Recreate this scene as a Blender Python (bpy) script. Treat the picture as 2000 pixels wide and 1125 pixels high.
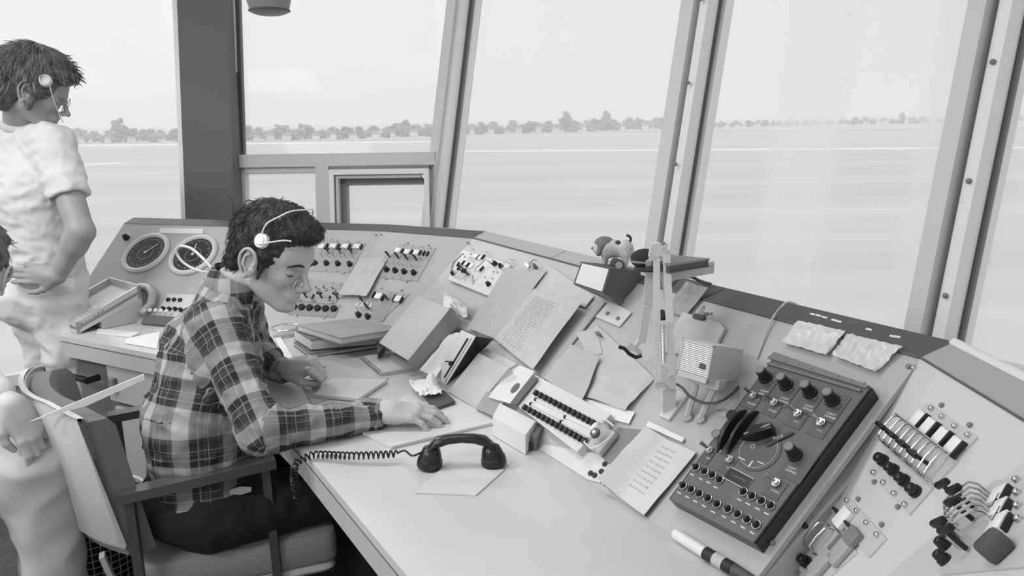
import bpy, bmesh, math, random
import numpy as np
from mathutils import Vector, Matrix, noise
random.seed(7)
sc = bpy.context.scene
for o in list(bpy.data.objects): bpy.data.objects.remove(o)
col = sc.collection
V = Vector
R = math.radians

# ------------------------------------------------------------- camera, sky, sun, exposure
FPX, CAMZ, ROLL = 1500.0, 1.5, R(-0.8)
PITCH = math.atan((562.5-236.0)/FPX)
cd = bpy.data.cameras.new('camera'); cam = bpy.data.objects.new('camera', cd); col.objects.link(cam)
cd.sensor_width = 36.0; cd.lens = FPX/2000*36.0; cd.clip_start = .02; cd.clip_end = 20000
_f = V((0, math.cos(PITCH), -math.sin(PITCH))); _u = V((0, math.sin(PITCH), math.cos(PITCH))); _r = V((1, 0, 0))
cr, sr = math.cos(ROLL), math.sin(ROLL)
_R = _r*cr + _u*sr; _U = _u*cr - _r*sr
m3 = Matrix((( _R.x, _U.x, -_f.x), (_R.y, _U.y, -_f.y), (_R.z, _U.z, -_f.z)))
cam.matrix_world = Matrix.Translation((0, 0, CAMZ)) @ m3.to_4x4()
sc.cycles.volume_bounces = 6
sc.camera = cam
CO = V((0, 0, CAMZ))
vs = sc.view_settings
sc.display_settings.display_device = 'sRGB'
vs.view_transform = 'Standard'; vs.look = 'None'; vs.gamma = 1.0; vs.use_curve_mapping = False; vs.exposure = 0.0

w = bpy.data.worlds.new('sky'); sc.world = w; w.use_nodes = True
nt = w.node_tree; bg = nt.nodes['Background']
tc = nt.nodes.new('ShaderNodeTexCoord'); dp = nt.nodes.new('ShaderNodeVectorMath'); dp.operation = 'DOT_PRODUCT'
dp.inputs[1].default_value = V((-.8, .55, .25)).normalized()
rp = nt.nodes.new('ShaderNodeValToRGB')
rp.color_ramp.elements[0].position = 0.0; rp.color_ramp.elements[0].color = (.74, .74, .74, 1)
rp.color_ramp.elements[1].position = 1.0; rp.color_ramp.elements[1].color = (.97, .97, .97, 1)
nt.links.new(tc.outputs['Generated'], dp.inputs[0]); nt.links.new(dp.outputs['Value'], rp.inputs[0])
nt.links.new(rp.outputs[0], bg.inputs[0]); bg.inputs[1].default_value = 1.0

def lamp(name, kind, loc, energy, **k):
    l = bpy.data.lights.new(name, kind); l.energy = energy
    o = bpy.data.objects.new(name, l); col.objects.link(o); o.location = loc
    for a, b in k.items():
        if a == 'dir': o.rotation_euler = V(b).to_track_quat('-Z', 'Y').to_euler()
        else: setattr(l, a, b)
    return o
lamp('sun', 'SUN', (0, 0, 20), 1.0, dir=(.50, -.62, -.50), angle=R(7))
FILL = ((-2.0, 1.5, 26), (-.5, 1.7, 9), (-1.9, -.4, 42), (.1, -.6, 5), (-3.2, .6, 34))  # added fill lights out of view, brightening the cab interior
for i, (x, y, pw) in enumerate(FILL):
    lamp('ceiling_fill_light', 'AREA', (x, y, 2.66), pw, dir=(0, 0, -1), shape='RECTANGLE', size=.9, size_y=.5)

# ------------------------------------------------------------- rays and planes
def ray(u, v):
    x = (u-1000)/FPX; y = -(v-562.5)/FPX
    return _R*x + _U*y + _f
def onz(u, v, z):
    d = ray(u, v); return CO + d*((z-CAMZ)/d.z)
def aty(u, v, Y):
    d = ray(u, v); return CO + d*(Y/d.y)
def onpl(u, v, p, n):
    d = ray(u, v); return CO + d*((p-CO).dot(n)/d.dot(n))

# ------------------------------------------------------------- materials
def lin(v): return v/12.92 if v <= .04045 else ((v+.055)/1.055)**2.4
MC = {}
def mat(name, v, rough=.6, metal=0, noise_amt=0, nscale=20, bump=0, bscale=80, spec=.5, stretch=None):
    if name in MC: return MC[name]
    m = bpy.data.materials.new(name); m.use_nodes = True; t = m.node_tree; b = t.nodes['Principled BSDF']
    c = lin(v); b.inputs['Base Color'].default_value = (c, c, c, 1)
    b.inputs['Roughness'].default_value = rough; b.inputs['Metallic'].default_value = metal
    b.inputs['Specular IOR Level'].default_value = spec
    if noise_amt or bump:
        g = t.nodes.new('ShaderNodeTexCoord'); mp = t.nodes.new('ShaderNodeMapping'); t.links.new(g.outputs['Object'], mp.inputs[0])
        if stretch: mp.inputs['Scale'].default_value = stretch
    if noise_amt:
        n = t.nodes.new('ShaderNodeTexNoise'); n.inputs['Scale'].default_value = nscale; n.inputs['Detail'].default_value = 5
        r = t.nodes.new('ShaderNodeValToRGB'); e = r.color_ramp.elements
        a, z = lin(max(0, v-noise_amt)), lin(min(1, v+noise_amt))
        e[0].position = .3; e[0].color = (a, a, a, 1); e[1].position = .7; e[1].color = (z, z, z, 1)
        t.links.new(mp.outputs[0], n.inputs['Vector']); t.links.new(n.outputs[0], r.inputs[0]); t.links.new(r.outputs[0], b.inputs['Base Color'])
    if bump:
        n = t.nodes.new('ShaderNodeTexNoise'); n.inputs['Scale'].default_value = bscale; n.inputs['Detail'].default_value = 4
        bp = t.nodes.new('ShaderNodeBump'); bp.inputs['Strength'].default_value = bump; bp.inputs['Distance'].default_value = .01
        t.links.new(mp.outputs[0], n.inputs['Vector']); t.links.new(n.outputs[0], bp.inputs['Height']); t.links.new(bp.outputs[0], b.inputs['Normal'])
    MC[name] = m
    return m
def clearmat(name, v, alpha, rough=.2):
    m = mat(name, v, rough); m.node_tree.nodes['Principled BSDF'].inputs['Alpha'].default_value = alpha
    return m
M_panel = mat('console_panel_paint', .70, .55, noise_amt=.012, nscale=6)
M_panel5 = mat('console_panel_pale_paint', .80, .5, noise_amt=.012, nscale=6)
M_capd = mat('dark_console_trim', .36, .6, spec=.2)
M_capl = mat('pale_console_trim', .66, .5)
M_desk = mat('worktop_laminate', .78, .38, noise_amt=.015, nscale=4)
M_fascia = mat('worktop_edge', .72, .5)
M_plate = mat('switch_plate', .66, .45)
M_plate5 = mat('switch_plate_pale', .76, .45)
M_black = mat('black_plastic', .10, .3)
M_blackm = mat('black_matt', .13, .6)
M_dark = mat('dark_grey_paint', .30, .55)
M_mid = mat('mid_grey', .5, .55)
M_chrome = mat('chrome', .8, .22, 1)
M_white = mat('white_plastic', .88, .4)
M_lampw = mat('lamp_window_white', .93, .3)
M_paper = mat('paper', .80, .8, noise_amt=.01, nscale=8)
M_paperb = mat('bright_paper', .90, .8)
M_paperg = mat('grey_paper', .70, .8, noise_amt=.015, nscale=12)
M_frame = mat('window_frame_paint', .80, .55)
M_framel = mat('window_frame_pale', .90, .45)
M_column = mat('dark_column_paint', .40, .7, bump=.1, bscale=200)
M_cream = mat('pale_lamp_enamel', .84, .35)
M_skin = mat('skin', .71, .5, noise_amt=.015, nscale=30)
M_skin2 = mat('skin_tanned', .60, .5, noise_amt=.015, nscale=30)

# ------------------------------------------------------------- mesh helpers
class B:
    """collects shapes in one bmesh, all in the coordinates of matrix M"""
    def __init__(s): s.b = bmesh.new()
    def _x(s, vs, M):
        if M is not None: bmesh.ops.transform(s.b, matrix=M, verts=vs)
    def box(s, c, size, M=None, bev=0, seg=2):
        r = bmesh.ops.create_cube(s.b, size=1); vs = r['verts']
        for q in vs: q.co = V((q.co.x*size[0]+c[0], q.co.y*size[1]+c[1], q.co.z*size[2]+c[2]))
        if bev:
            es = list({e for q in vs for e in q.link_edges})
            g = bmesh.ops.bevel(s.b, geom=es, offset=bev, segments=seg, affect='EDGES', profile=.5)
            vs = list({q for f in g['faces'] for q in f.verts} | {q for q in vs if q.is_valid})
            vs = s._grow(vs)
        s._x(vs, M); return s
    def _grow(s, vs):
        st = [q for q in vs if q.is_valid]; seen = set(st)
        while st:
            q = st.pop()
            for e in q.link_edges:
                o = e.other_vert(q)
                if o not in seen: seen.add(o); st.append(o)
        return list(seen)
    def cyl(s, c, r1, r2, h, M=None, seg=20, axis='z'):
        """from c upward along axis by h"""
        g = bmesh.ops.create_cone(s.b, cap_ends=True, segments=seg, radius1=r1, radius2=r2, depth=h)
        A = {'z': Matrix(), 'x': Matrix.Rotation(R(90), 4, 'Y'), 'y': Matrix.Rotation(R(-90), 4, 'X')}[axis]
        bmesh.ops.transform(s.b, matrix=Matrix.Translation(c) @ A @ Matrix.Translation((0, 0, h/2)), verts=g['verts'])
        s._x(g['verts'], M); return s
    def sph(s, c, r, M=None, seg=12):
        g = bmesh.ops.create_uvsphere(s.b, u_segments=seg, v_segments=max(6, seg*2//3), radius=1)
        r = (r, r, r) if not hasattr(r, '__len__') else r
        for q in g['verts']: q.co = V((q.co.x*r[0]+c[0], q.co.y*r[1]+c[1], q.co.z*r[2]+c[2]))
        s._x(g['verts'], M); return s
    def tube(s, pts, r, seg=8, M=None, closed=False, caps=True):
        pts = [V(p) for p in pts]; n = len(pts); rr = r if hasattr(r, '__len__') else [r]*n
        rings = []; up = None
        for i, p in enumerate(pts):
            a = pts[(i-1) % n] if (i or closed) else p; b = pts[(i+1) % n] if (i < n-1 or closed) else p
            t = (b-a).normalized()
            if up is None: up = t.orthogonal().normalized()
            up = (up - t*up.dot(t)); up = up.normalized() if up.length > 1e-6 else t.orthogonal().normalized()
            sd = t.cross(up)
            rings.append([s.b.verts.new(p + (up*math.cos(k*2*math.pi/seg) + sd*math.sin(k*2*math.pi/seg))*rr[i]) for k in range(seg)])
        L = n if closed else n-1
        for i in range(L):
            A, C = rings[i], rings[(i+1) % n]
            for k in range(seg):
                s.b.faces.new((A[k], A[(k+1) % seg], C[(k+1) % seg], C[k]))
        if caps and not closed:
            s.b.faces.new(rings[0][::-1]); s.b.faces.new(rings[-1])
        s._x([q for g in rings for q in g], M); return s
    def ring(s, c, r, rt, M=None, seg=32, ts=8, sx=1, sy=1):
        return s.tube([(c[0]+sx*r*math.cos(a), c[1]+sy*r*math.sin(a), c[2]) for a in [i*2*math.pi/seg for i in range(seg)]], rt, ts, M, closed=True)
    def prism(s, poly, off):
        """polygon of points extruded by vector off"""
        a = [s.b.verts.new(V(p)) for p in poly]; c = [s.b.verts.new(V(p)+V(off)) for p in poly]; n = len(a)
        s.b.faces.new(a); s.b.faces.new(c[::-1])
        for i in range(n): s.b.faces.new((a[i], c[i], c[(i+1) % n], a[(i+1) % n])[::-1])
        return s
    def hexa(s, p8):
        """4 bottom, 4 top points"""
        q = [s.b.verts.new(V(p)) for p in p8]
        for f in ((3, 2, 1, 0), (4, 5, 6, 7), (0, 1, 5, 4), (1, 2, 6, 5), (2, 3, 7, 6), (3, 0, 4, 7)): s.b.faces.new([q[i] for i in f])
        return s
    def bridge(s, loops, cap=True, closed=True):
        Ls = [[s.b.verts.new(V(p)) for p in l] for l in loops]
        for a, c in zip(Ls, Ls[1:]):
            n = len(a)
            for k in range(n if closed else n-1): s.b.faces.new((a[k], a[(k+1) % n], c[(k+1) % n], c[k]))
        if cap: s.b.faces.new(Ls[0][::-1]); s.b.faces.new(Ls[-1])
        return s
    def sheet(s, f, nu, nv, th=.0008, ndir=None):
        """surface f(a,b) a,b in 0..1 given real thickness"""
        P = [[V(f(i/nu, j/nv)) for j in range(nv+1)] for i in range(nu+1)]
        n = V(ndir) if ndir is not None else (P[-1][0]-P[0][0]).cross(P[0][-1]-P[0][0]).normalized()
        T = [[s.b.verts.new(p + n*th/2) for p in r] for r in P]; Q = [[s.b.verts.new(p - n*th/2) for p in r] for r in P]
        for i in range(nu):
            for j in range(nv):
                s.b.faces.new((T[i][j], T[i+1][j], T[i+1][j+1], T[i][j+1]))
                s.b.faces.new((Q[i][j+1], Q[i+1][j+1], Q[i+1][j], Q[i][j]))
        for i in range(nu):
            s.b.faces.new((T[i+1][0], T[i][0], Q[i][0], Q[i+1][0])); s.b.faces.new((T[i][nv], T[i+1][nv], Q[i+1][nv], Q[i][nv]))
        for j in range(nv):
            s.b.faces.new((T[0][j], T[0][j+1], Q[0][j+1], Q[0][j])); s.b.faces.new((T[nu][j+1], T[nu][j], Q[nu][j], Q[nu][j+1]))
        return s
    def mesh(s, name, smooth=False):
        bmesh.ops.recalc_face_normals(s.b, faces=s.b.faces)
        me = bpy.data.meshes.new(name); s.b.to_mesh(me); s.b.free()
        if smooth:
            me.polygons.foreach_set('use_smooth', [True]*len(me.polygons))
            try: me.set_sharp_from_angle(angle=R(smooth if smooth is not True else 40))
            except Exception: pass
        return me
WM = {}
def empty(name, loc, label, cat, group=None, kind=None):
    o = bpy.data.objects.new(name, None); col.objects.link(o); o.empty_display_size = .05
    o.location = loc; WM[o.name] = Matrix.Translation(loc); tag(o, label, cat, group, kind); return o
def tag(o, label=None, cat=None, group=None, kind=None):
    if label: o['label'] = label
    if cat: o['category'] = cat
    if group: o['group'] = group
    if kind: o['kind'] = kind
    return o
def obj(name, src, m, parent=None, M=None, smooth=40, label=None, cat=None, group=None, kind=None):
    me = src.mesh(name, smooth) if isinstance(src, B) else src
    if m is not None and not me.materials: me.materials.append(m)
    if M is None:                                            # mesh given in world coordinates: put the origin at its base
        co = np.empty(len(me.vertices)*3, dtype=np.float32); me.vertices.foreach_get('co', co); co = co.reshape(-1, 3)
        lo, hi = co.min(0), co.max(0); c = V(((lo[0]+hi[0])/2, (lo[1]+hi[1])/2, lo[2]))
        me.transform(Matrix.Translation(-c)); M = Matrix.Translation(c)
    o = bpy.data.objects.new(name, me); col.objects.link(o)
    if parent is not None:
        o.parent = parent; o.matrix_local = WM[parent.name].inverted() @ M
    else: o.matrix_world = M
    WM[o.name] = M.copy()
    return tag(o, label, cat, group, kind)
def struct(name, src, m, parent=None, smooth=40): return obj(name, src, m, parent, smooth=smooth, kind='structure' if parent is None else None)
def txt(s, size, M, m, parent, name='lettering', ext=.0002):
    c = bpy.data.curves.new('text', 'FONT'); c.body = s; c.size = size; c.extrude = ext; c.align_x = 'CENTER'; c.align_y = 'CENTER'; c.resolution_u = 2
    t = bpy.data.objects.new('text', c); col.objects.link(t); dg = bpy.context.evaluated_depsgraph_get()
    me = bpy.data.meshes.new_from_object(t.evaluated_get(dg)); bpy.data.objects.remove(t); bpy.data.curves.remove(c)
    me.materials.clear(); me.materials.append(m)
    return obj(name, me, m, parent, M=M, smooth=False)

class Pl:
    """a sloping face: origin, direction along it, tilt; local x along, y up the slope, z out of it"""
    def __init__(s, O, ang, tilt=None, through=None):
        s.O = V(O); s.e = V((math.cos(R(ang)), math.sin(R(ang)), 0))
        if through is not None:
            n = s.e.cross(V(through)-s.O).normalized(); n = n if n.z > 0 else -n
            s.n = n; s.up = n.cross(s.e)
        else:
            nb = V((-s.e.y, s.e.x, 0)); s.up = nb*math.cos(R(tilt)) + V((0, 0, math.sin(R(tilt)))); s.n = s.e.cross(s.up)
        s.M = Matrix(((s.e.x, s.up.x, s.n.x, s.O.x), (s.e.y, s.up.y, s.n.y, s.O.y), (s.e.z, s.up.z, s.n.z, s.O.z), (0, 0, 0, 1)))
        s.Mi = s.M.inverted()
    def P(s, u, v, off=0): return onpl(u, v, s.O + s.n*off, s.n)       # world point of a photo pixel on the face, lifted by off
    def L(s, u, v, off=0): return s.Mi @ s.P(u, v, off)                # the same in face coordinates
    def W(s, x, y, z=0): return s.M @ V((x, y, z))
    def at(s, x, y, z=0, rot=0): return s.M @ Matrix.Translation((x, y, z)) @ Matrix.Rotation(R(rot), 4, 'Z')
    def atp(s, u, v, z=0, rot=0): q = s.L(u, v); return s.at(q.x, q.y, z, rot)

# ------------------------------------------------------------- console geometry
zt, TH = 1.08, 41
DW = .33/math.tan(R(TH))
T0, T1, T2 = V((-1.707, 3.374, zt)), V((-.509, 3.014, zt)), V((-.140, 2.791, zt))
PA = Pl(T0, -16.7, TH); PB = Pl(T1, -31.2, TH)
A0 = V((-.3, 2.269, .75)); e3 = V((.515, -.857, 0)); n3 = V((.857, .515, 0))
PC = Pl(A0, math.degrees(math.atan2(-.857, .515)), TH)                 # long panel, origin on its foot line
T4 = V((.721, 1.301, 1.078)); PD = Pl(T4, -91.5, 54.5)
seam_lo = PD.P(2000, 900); 
_q = PD.P(1730, 1125)
PE = Pl(seam_lo, -120, through=_q)
# ------------------------------------------------------------- outside: airfield
GZ = -10.5
g = B(); g.prism([(-3000, 25, GZ), (3000, 25, GZ), (3000, 5200, GZ), (-3000, 5200, GZ)][::-1], (0, 0, -1))
def ground_mat():
    m = bpy.data.materials.new('airfield_grass'); m.use_nodes = True; t = m.node_tree; b = t.nodes['Principled BSDF']; b.inputs['Roughness'].default_value = 1; b.inputs['Specular IOR Level'].default_value = 0
    g = t.nodes.new('ShaderNodeTexCoord'); mp = t.nodes.new('ShaderNodeMapping'); mp.inputs['Scale'].default_value = (.004, .05, 1)
    n = t.nodes.new('ShaderNodeTexNoise'); n.inputs['Scale'].default_value = 1; n.inputs['Detail'].default_value = 6; n.inputs['Roughness'].default_value = .6
    r = t.nodes.new('ShaderNodeValToRGB'); e = r.color_ramp.elements
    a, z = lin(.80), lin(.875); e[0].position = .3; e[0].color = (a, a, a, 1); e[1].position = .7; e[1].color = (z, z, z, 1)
    t.links.new(g.outputs['Object'], mp.inputs[0]); t.links.new(mp.outputs[0], n.inputs[0]); t.links.new(n.outputs[0], r.inputs[0]); t.links.new(r.outputs[0], b.inputs[0])
    return m
struct('ground', g, ground_mat())
M_strip = mat('pale_concrete', .97, .9); M_tarm = mat('worn_tarmac', .74, .95, noise_amt=.02, nscale=.02)
def strip(u0, v0, u1, v1, wd, m, name='taxiway'):
    a, c = onz(u0, v0, GZ), onz(u1, v1, GZ); d = (c-a).normalized(); n = V((-d.y, d.x, 0))*wd/2
    struct(name, B().prism([a-n, c-n, c+n, a+n], (0, 0, .06)), m)
strip(860, 296, 2060, 288, 14, M_strip)
strip(130, 285, 850, 276, 40, M_strip)
strip(150, 323, 240, 318, 9, M_strip)
strip(880, 262, 2100, 250, 60, M_tarm)
strip(120, 280, 900, 273, 40, M_tarm)
# trees and houses far away
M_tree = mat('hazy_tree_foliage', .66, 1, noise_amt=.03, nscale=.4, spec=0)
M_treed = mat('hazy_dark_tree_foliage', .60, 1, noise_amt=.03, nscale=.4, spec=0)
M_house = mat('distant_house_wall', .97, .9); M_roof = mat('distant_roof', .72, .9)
def tree_mesh(seed):
    rn = random.Random(seed); b = B()
    b.cyl((0, 0, 0), .35, .22, 4, seg=7)
    for i in range(34):
        a = rn.uniform(0, 6.28); z = rn.uniform(.8, 8.6); rr = rn.uniform(0, 3.2)*(1-max(0, z-4.5)/6)
        k = 1.1-.09*abs(z-4)
        g = bmesh.ops.create_icosphere(b.b, subdivisions=2, radius=1)
        s = rn.uniform(.7, 1.6)*k
        for q in g['verts']:
            j = 1+.25*noise.noise(q.co*2.3+V((seed, i, 0)))
            q.co = V((q.co.x*s*j+rr*math.cos(a), q.co.y*s*j+rr*math.sin(a), q.co.z*s*.9*j+z))
    return b.mesh('tree', 60)
TM = [tree_mesh(i) for i in range(5)]
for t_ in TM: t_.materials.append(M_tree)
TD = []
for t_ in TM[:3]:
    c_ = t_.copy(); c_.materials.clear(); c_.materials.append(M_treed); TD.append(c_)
def dist_at(u): return 640 + max(0, u-700)*.52
rn = random.Random(3)
def tree(u, hpx, wide=1.0, dark=False, dd=0, lab=None):
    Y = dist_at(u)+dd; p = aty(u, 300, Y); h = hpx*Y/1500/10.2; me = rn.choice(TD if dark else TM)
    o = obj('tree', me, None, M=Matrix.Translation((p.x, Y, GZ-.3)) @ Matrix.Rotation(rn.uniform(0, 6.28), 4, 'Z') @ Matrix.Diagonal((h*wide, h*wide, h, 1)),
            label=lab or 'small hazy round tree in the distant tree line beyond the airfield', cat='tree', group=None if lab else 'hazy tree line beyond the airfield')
    return o
for k in range(118):
    u = -20 + k*17.6 + rn.uniform(-6, 6)
    base = 30 if u < 900 else (24 if u < 1300 else 15)
    tree(u, base*rn.uniform(.5, 1.12)*(1 if u > 480 or u < 200 else .9), rn.uniform(1.3, 2.1), rn.random() < .35, (k % 4)*20-10)
for k in range(80):
    u = -20 + k*26 + rn.uniform(-5, 5); tree(u, rn.uniform(15, 22)*(1 if u < 1300 else .62), 2.2, False, 90+(k % 3)*18)
for k in range(46):
    u = -10 + k*45 + rn.uniform(-8, 8)
    tree(u, rn.uniform(9, 15)*(1 if u < 1300 else .6), 2.6, rn.random() < .3, -34-(k % 2)*16, None)
tree(240, 52, 1.1, True, -20, 'tallest dark round tree in the far tree line left of the dark column')
tree(1105, 42, 1.0, True, -20, 'tall rounded tree right of the second window post in the tree line')
tree(1183, 42, .9, True, -20, 'tall rounded tree nearest the middle of the long window, far away')
tree(795, 38, .9, True, -20, 'tall tree just left of the second window post in the tree line')
tree(590, 34, .8, False, -20, 'thin tall tree above the others in the window left of the second post')
tree(1755, 24, .8, True, -30, 'dark tree beside the far buildings in the wide right window')
hz = bpy.data.materials.new('summer_haze'); hz.use_nodes = True; t_ = hz.node_tree; t_.nodes.clear()
o_ = t_.nodes.new('ShaderNodeOutputMaterial'); v_ = t_.nodes.new('ShaderNodeVolumeScatter'); v_.inputs['Color'].default_value = (1, 1, 1, 1); v_.inputs['Density'].default_value = .0007
t_.links.new(v_.outputs[0], o_.inputs['Volume'])
tag(obj('haze', B().box((0, 1040, 20), (2600, 1960, 62)), hz, smooth=False), 'pale summer haze lying over the airfield and tree line', 'haze', kind='stuff')
def house(u, wpx, hpx, m, lab, grp, roof=True, dd=-62):
    Y = dist_at(u)+dd; p = aty(u, 300, Y); wd = wpx*Y/1500; h = hpx*Y/1500; z0 = GZ
    r = empty('house', (p.x, Y, z0), lab, 'house', grp)
    obj('wall', B().box((p.x, Y, z0+h/2), (wd, wd*.6, h)), m, r)
    if roof:
        y0, y1 = Y-wd*.34, Y+wd*.34; x0, x1 = p.x-wd*.54, p.x+wd*.54
        obj('roof', B().hexa([(x0, y0, z0+h), (x1, y0, z0+h), (x1, y1, z0+h), (x0, y1, z0+h), (x0, Y-.1, z0+h*1.6), (x1, Y-.1, z0+h*1.6), (x1, Y+.1, z0+h*1.6), (x0, Y+.1, z0+h*1.6)]), M_roof, r)
for u in (160, 215, 262, 500, 532, 560, 618, 655, 690, 735, 770, 812, 925, 960, 1010, 1050, 1090, 1140, 1215, 1260, 1300, 1440, 1475, 1600, 1690, 1720):
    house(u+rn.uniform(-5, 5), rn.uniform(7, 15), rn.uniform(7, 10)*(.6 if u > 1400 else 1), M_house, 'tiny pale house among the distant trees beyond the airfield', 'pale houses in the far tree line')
house(1541, 6, 16, M_roof, 'slim grey tower rising from the far tree line', None, False)
house(1775, 12, 12, M_roof, 'blocky grey building beside the dark tree in the wide right window', None, False)

# ------------------------------------------------------------- room shell
M_floor = mat('dark_carpet', .26, .95, noise_amt=.03, nscale=60, bump=.2, bscale=300)
M_ceil = mat('ceiling_board', .85, .9); M_wall = mat('wall_paint', .70, .8)
PH = R(9.5)
b2 = V((.718, 1.294, 1.0)) + n3*.35                       # right-hand window line at sill height
up2 = n3*math.sin(PH) + V((0, 0, math.cos(PH))); nn2 = n3*math.cos(PH) - V((0, 0, math.sin(PH)))
Cc = b2 - e3*2.66                                          # corner between the two window walls
up1 = V((0, math.sin(PH), math.cos(PH))); e1 = V((1, 0, 0)); b1 = V((Cc.x, Cc.y, 1.0)); nn1 = V((0, math.cos(PH), -math.sin(PH)))
floor_poly = [(-3.9, -2.5), (2.2, -2.5), (1.25, .95), (.95, 1.35), (Cc.x, Cc.y), (-1.45, Cc.y), (-3.4, 2.6)]
struct('floor', B().prism([(x, y, 0) for x, y in floor_poly], (0, 0, -.12)), M_floor)
struct('ceiling', B().prism([(-4.6, -2.8, 2.72), (3.0, -2.8, 2.72), (2.2, 1.0, 2.72), (-.1, Cc.y+.35, 2.72), (-1.4, Cc.y+.35, 2.72), (-3.9, 2.8, 2.72)], (0, 0, .15)), M_ceil)
# walls under the sills
def wall_seg(name, a, c, z0, z1, th=.08):
    a, c = V(a), V(c); d = (c-a).normalized(); n = V((-d.y, d.x, 0))*th
    struct(name, B().prism([V((a.x, a.y, z0)), V((c.x, c.y, z0)), V((c.x, c.y, z0))+n, V((a.x, a.y, z0))+n], (0, 0, z1-z0)), M_wall)
BC = V((Cc.x, Cc.y, 0)); r_end = b2 + e3*1.2
wall_seg('wall_right', (BC.x, BC.y, 0), (r_end.x, r_end.y, 0), 0, .95)
wall_seg('wall_back', (-1.45, BC.y, 0), (BC.x, BC.y, 0), 0, .90)
wall_seg('wall_left', (-3.4, 2.6, 0), (-1.45, BC.y, 0), 0, .40)
struct('wall_far_left', B().prism([(-3.9, -2.5, 0), (-3.4, 2.6, 0), (-3.48, 2.6, 0), (-3.98, -2.5, 0)], (0, 0, .9)), M_wall)

def glass_mat(name, haze, streak):
    m = bpy.data.materials.new(name); m.use_nodes = True; t = m.node_tree; t.nodes.clear()
    o = t.nodes.new('ShaderNodeOutputMaterial'); tr = t.nodes.new('ShaderNodeBsdfTransparent'); tl = t.nodes.new('ShaderNodeBsdfTranslucent'); df = t.nodes.new('ShaderNodeBsdfDiffuse')
    tl.inputs[0].default_value = (.95,)*3+(1,); df.inputs[0].default_value = (.95,)*3+(1,)
    h = t.nodes.new('ShaderNodeMixShader'); h.inputs[0].default_value = .5; t.links.new(tl.outputs[0], h.inputs[1]); t.links.new(df.outputs[0], h.inputs[2])
    mx = t.nodes.new('ShaderNodeMixShader'); mx.inputs[0].default_value = haze
    t.links.new(tr.outputs[0], mx.inputs[1]); t.links.new(h.outputs[0], mx.inputs[2])
    if streak:                                              # reflection bands painted into the glass, in the pane's own coordinates
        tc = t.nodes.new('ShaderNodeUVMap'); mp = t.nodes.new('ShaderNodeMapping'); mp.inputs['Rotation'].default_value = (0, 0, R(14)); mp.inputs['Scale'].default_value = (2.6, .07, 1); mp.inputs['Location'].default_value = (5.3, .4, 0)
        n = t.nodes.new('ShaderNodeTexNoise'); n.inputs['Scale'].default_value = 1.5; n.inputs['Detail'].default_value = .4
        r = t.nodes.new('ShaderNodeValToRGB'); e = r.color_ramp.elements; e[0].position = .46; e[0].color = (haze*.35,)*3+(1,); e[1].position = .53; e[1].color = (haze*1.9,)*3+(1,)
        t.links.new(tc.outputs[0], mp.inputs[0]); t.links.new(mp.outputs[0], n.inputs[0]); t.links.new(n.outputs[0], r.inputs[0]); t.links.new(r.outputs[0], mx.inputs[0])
    gl = t.nodes.new('ShaderNodeBsdfGlossy'); gl.inputs['Roughness'].default_value = .03
    m2 = t.nodes.new('ShaderNodeMixShader'); m2.inputs[0].default_value = .002; t.links.new(mx.outputs[0], m2.inputs[1]); t.links.new(gl.outputs[0], m2.inputs[2])
    t.links.new(m2.outputs[0], o.inputs[0]); return m
G1 = glass_mat('window_glass', .10, False); G2 = glass_mat('reflection_band_glass', .20, True)
def pane(name, base, d, up, nn, s0, s1, h0, h1, m, parent):
    p = [base + d*s0 + up*h0, base + d*s1 + up*h0, base + d*s1 + up*h1, base + d*s0 + up*h1]
    b = B(); b.prism([q - nn*.003 for q in p], nn*.006)
    me = b.mesh(name); uv = me.uv_layers.new(name='UVMap')
    for l in me.loops:
        q = me.vertices[l.vertex_index].co - base; uv.data[l.index].uv = (q.dot(d), q.dot(up))
    return obj(name, me, m, parent)
def bar(b, base, d, up, nn, s0, s1, h0, h1, n0, n1):
    c = [base + d*s + up*h + nn*k for k in (n0, n1) for s, h in ((s0, h0), (s1, h0), (s1, h1), (s0, h1))]
    b.hexa(c); return b
HT = 1.78
def S2(u, v, base=b2, d=e3, nn=nn2): return (onpl(u, v, base, nn)-base).dot(d)
sD0, sD1 = S2(1293, 467), S2(1332, 497); sE0, sE1 = S2(1809, 648), S2(1872, 678)
wroot = {}
def win(n, base):
    r = empty('window_%d' % n, base, None, None, kind='structure'); return r
w2 = win(2, b2-e3*1.9); w3 = win(3, b2-e3*.6); w4 = win(4, b2+e3*.5)
pane('pane', b2, e3, up2, nn2, -2.60, sD0+.04, 0, HT, G1, w2)
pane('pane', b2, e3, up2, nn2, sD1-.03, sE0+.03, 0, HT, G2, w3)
pane('pane', b2, e3, up2, nn2, sE1-.03, 1.2, 0, HT, G1, w4)
def post(name, base, d, up, nn, s0, s1, lay):
    """upright window post: stepped sections side by side"""
    r = empty(name, base+d*(s0+s1)/2, None, None, kind='structure')
    for nm, a, c, n0, n1, m in lay:
        obj(nm, bar(B(), base, d, up, nn, s0+(s1-s0)*a, s0+(s1-s0)*c, -.02, HT, n0, n1), m, r)
    return r
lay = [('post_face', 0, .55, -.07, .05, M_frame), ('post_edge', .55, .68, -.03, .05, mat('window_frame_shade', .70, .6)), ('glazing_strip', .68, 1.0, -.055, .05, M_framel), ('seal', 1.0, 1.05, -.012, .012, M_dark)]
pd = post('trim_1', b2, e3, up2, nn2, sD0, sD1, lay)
pe = post('trim_2', b2, e3, up2, nn2, sE0, sE1, [('post_face', 0, .5, -.09, .05, M_frame), ('post_edge', .5, .66, -.04, .05, mat('window_frame_shade', .70)), ('glazing_strip', .66, 1, -.065, .05, M_framel), ('seal', 1.0, 1.06, -.012, .012, M_dark)])
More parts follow.
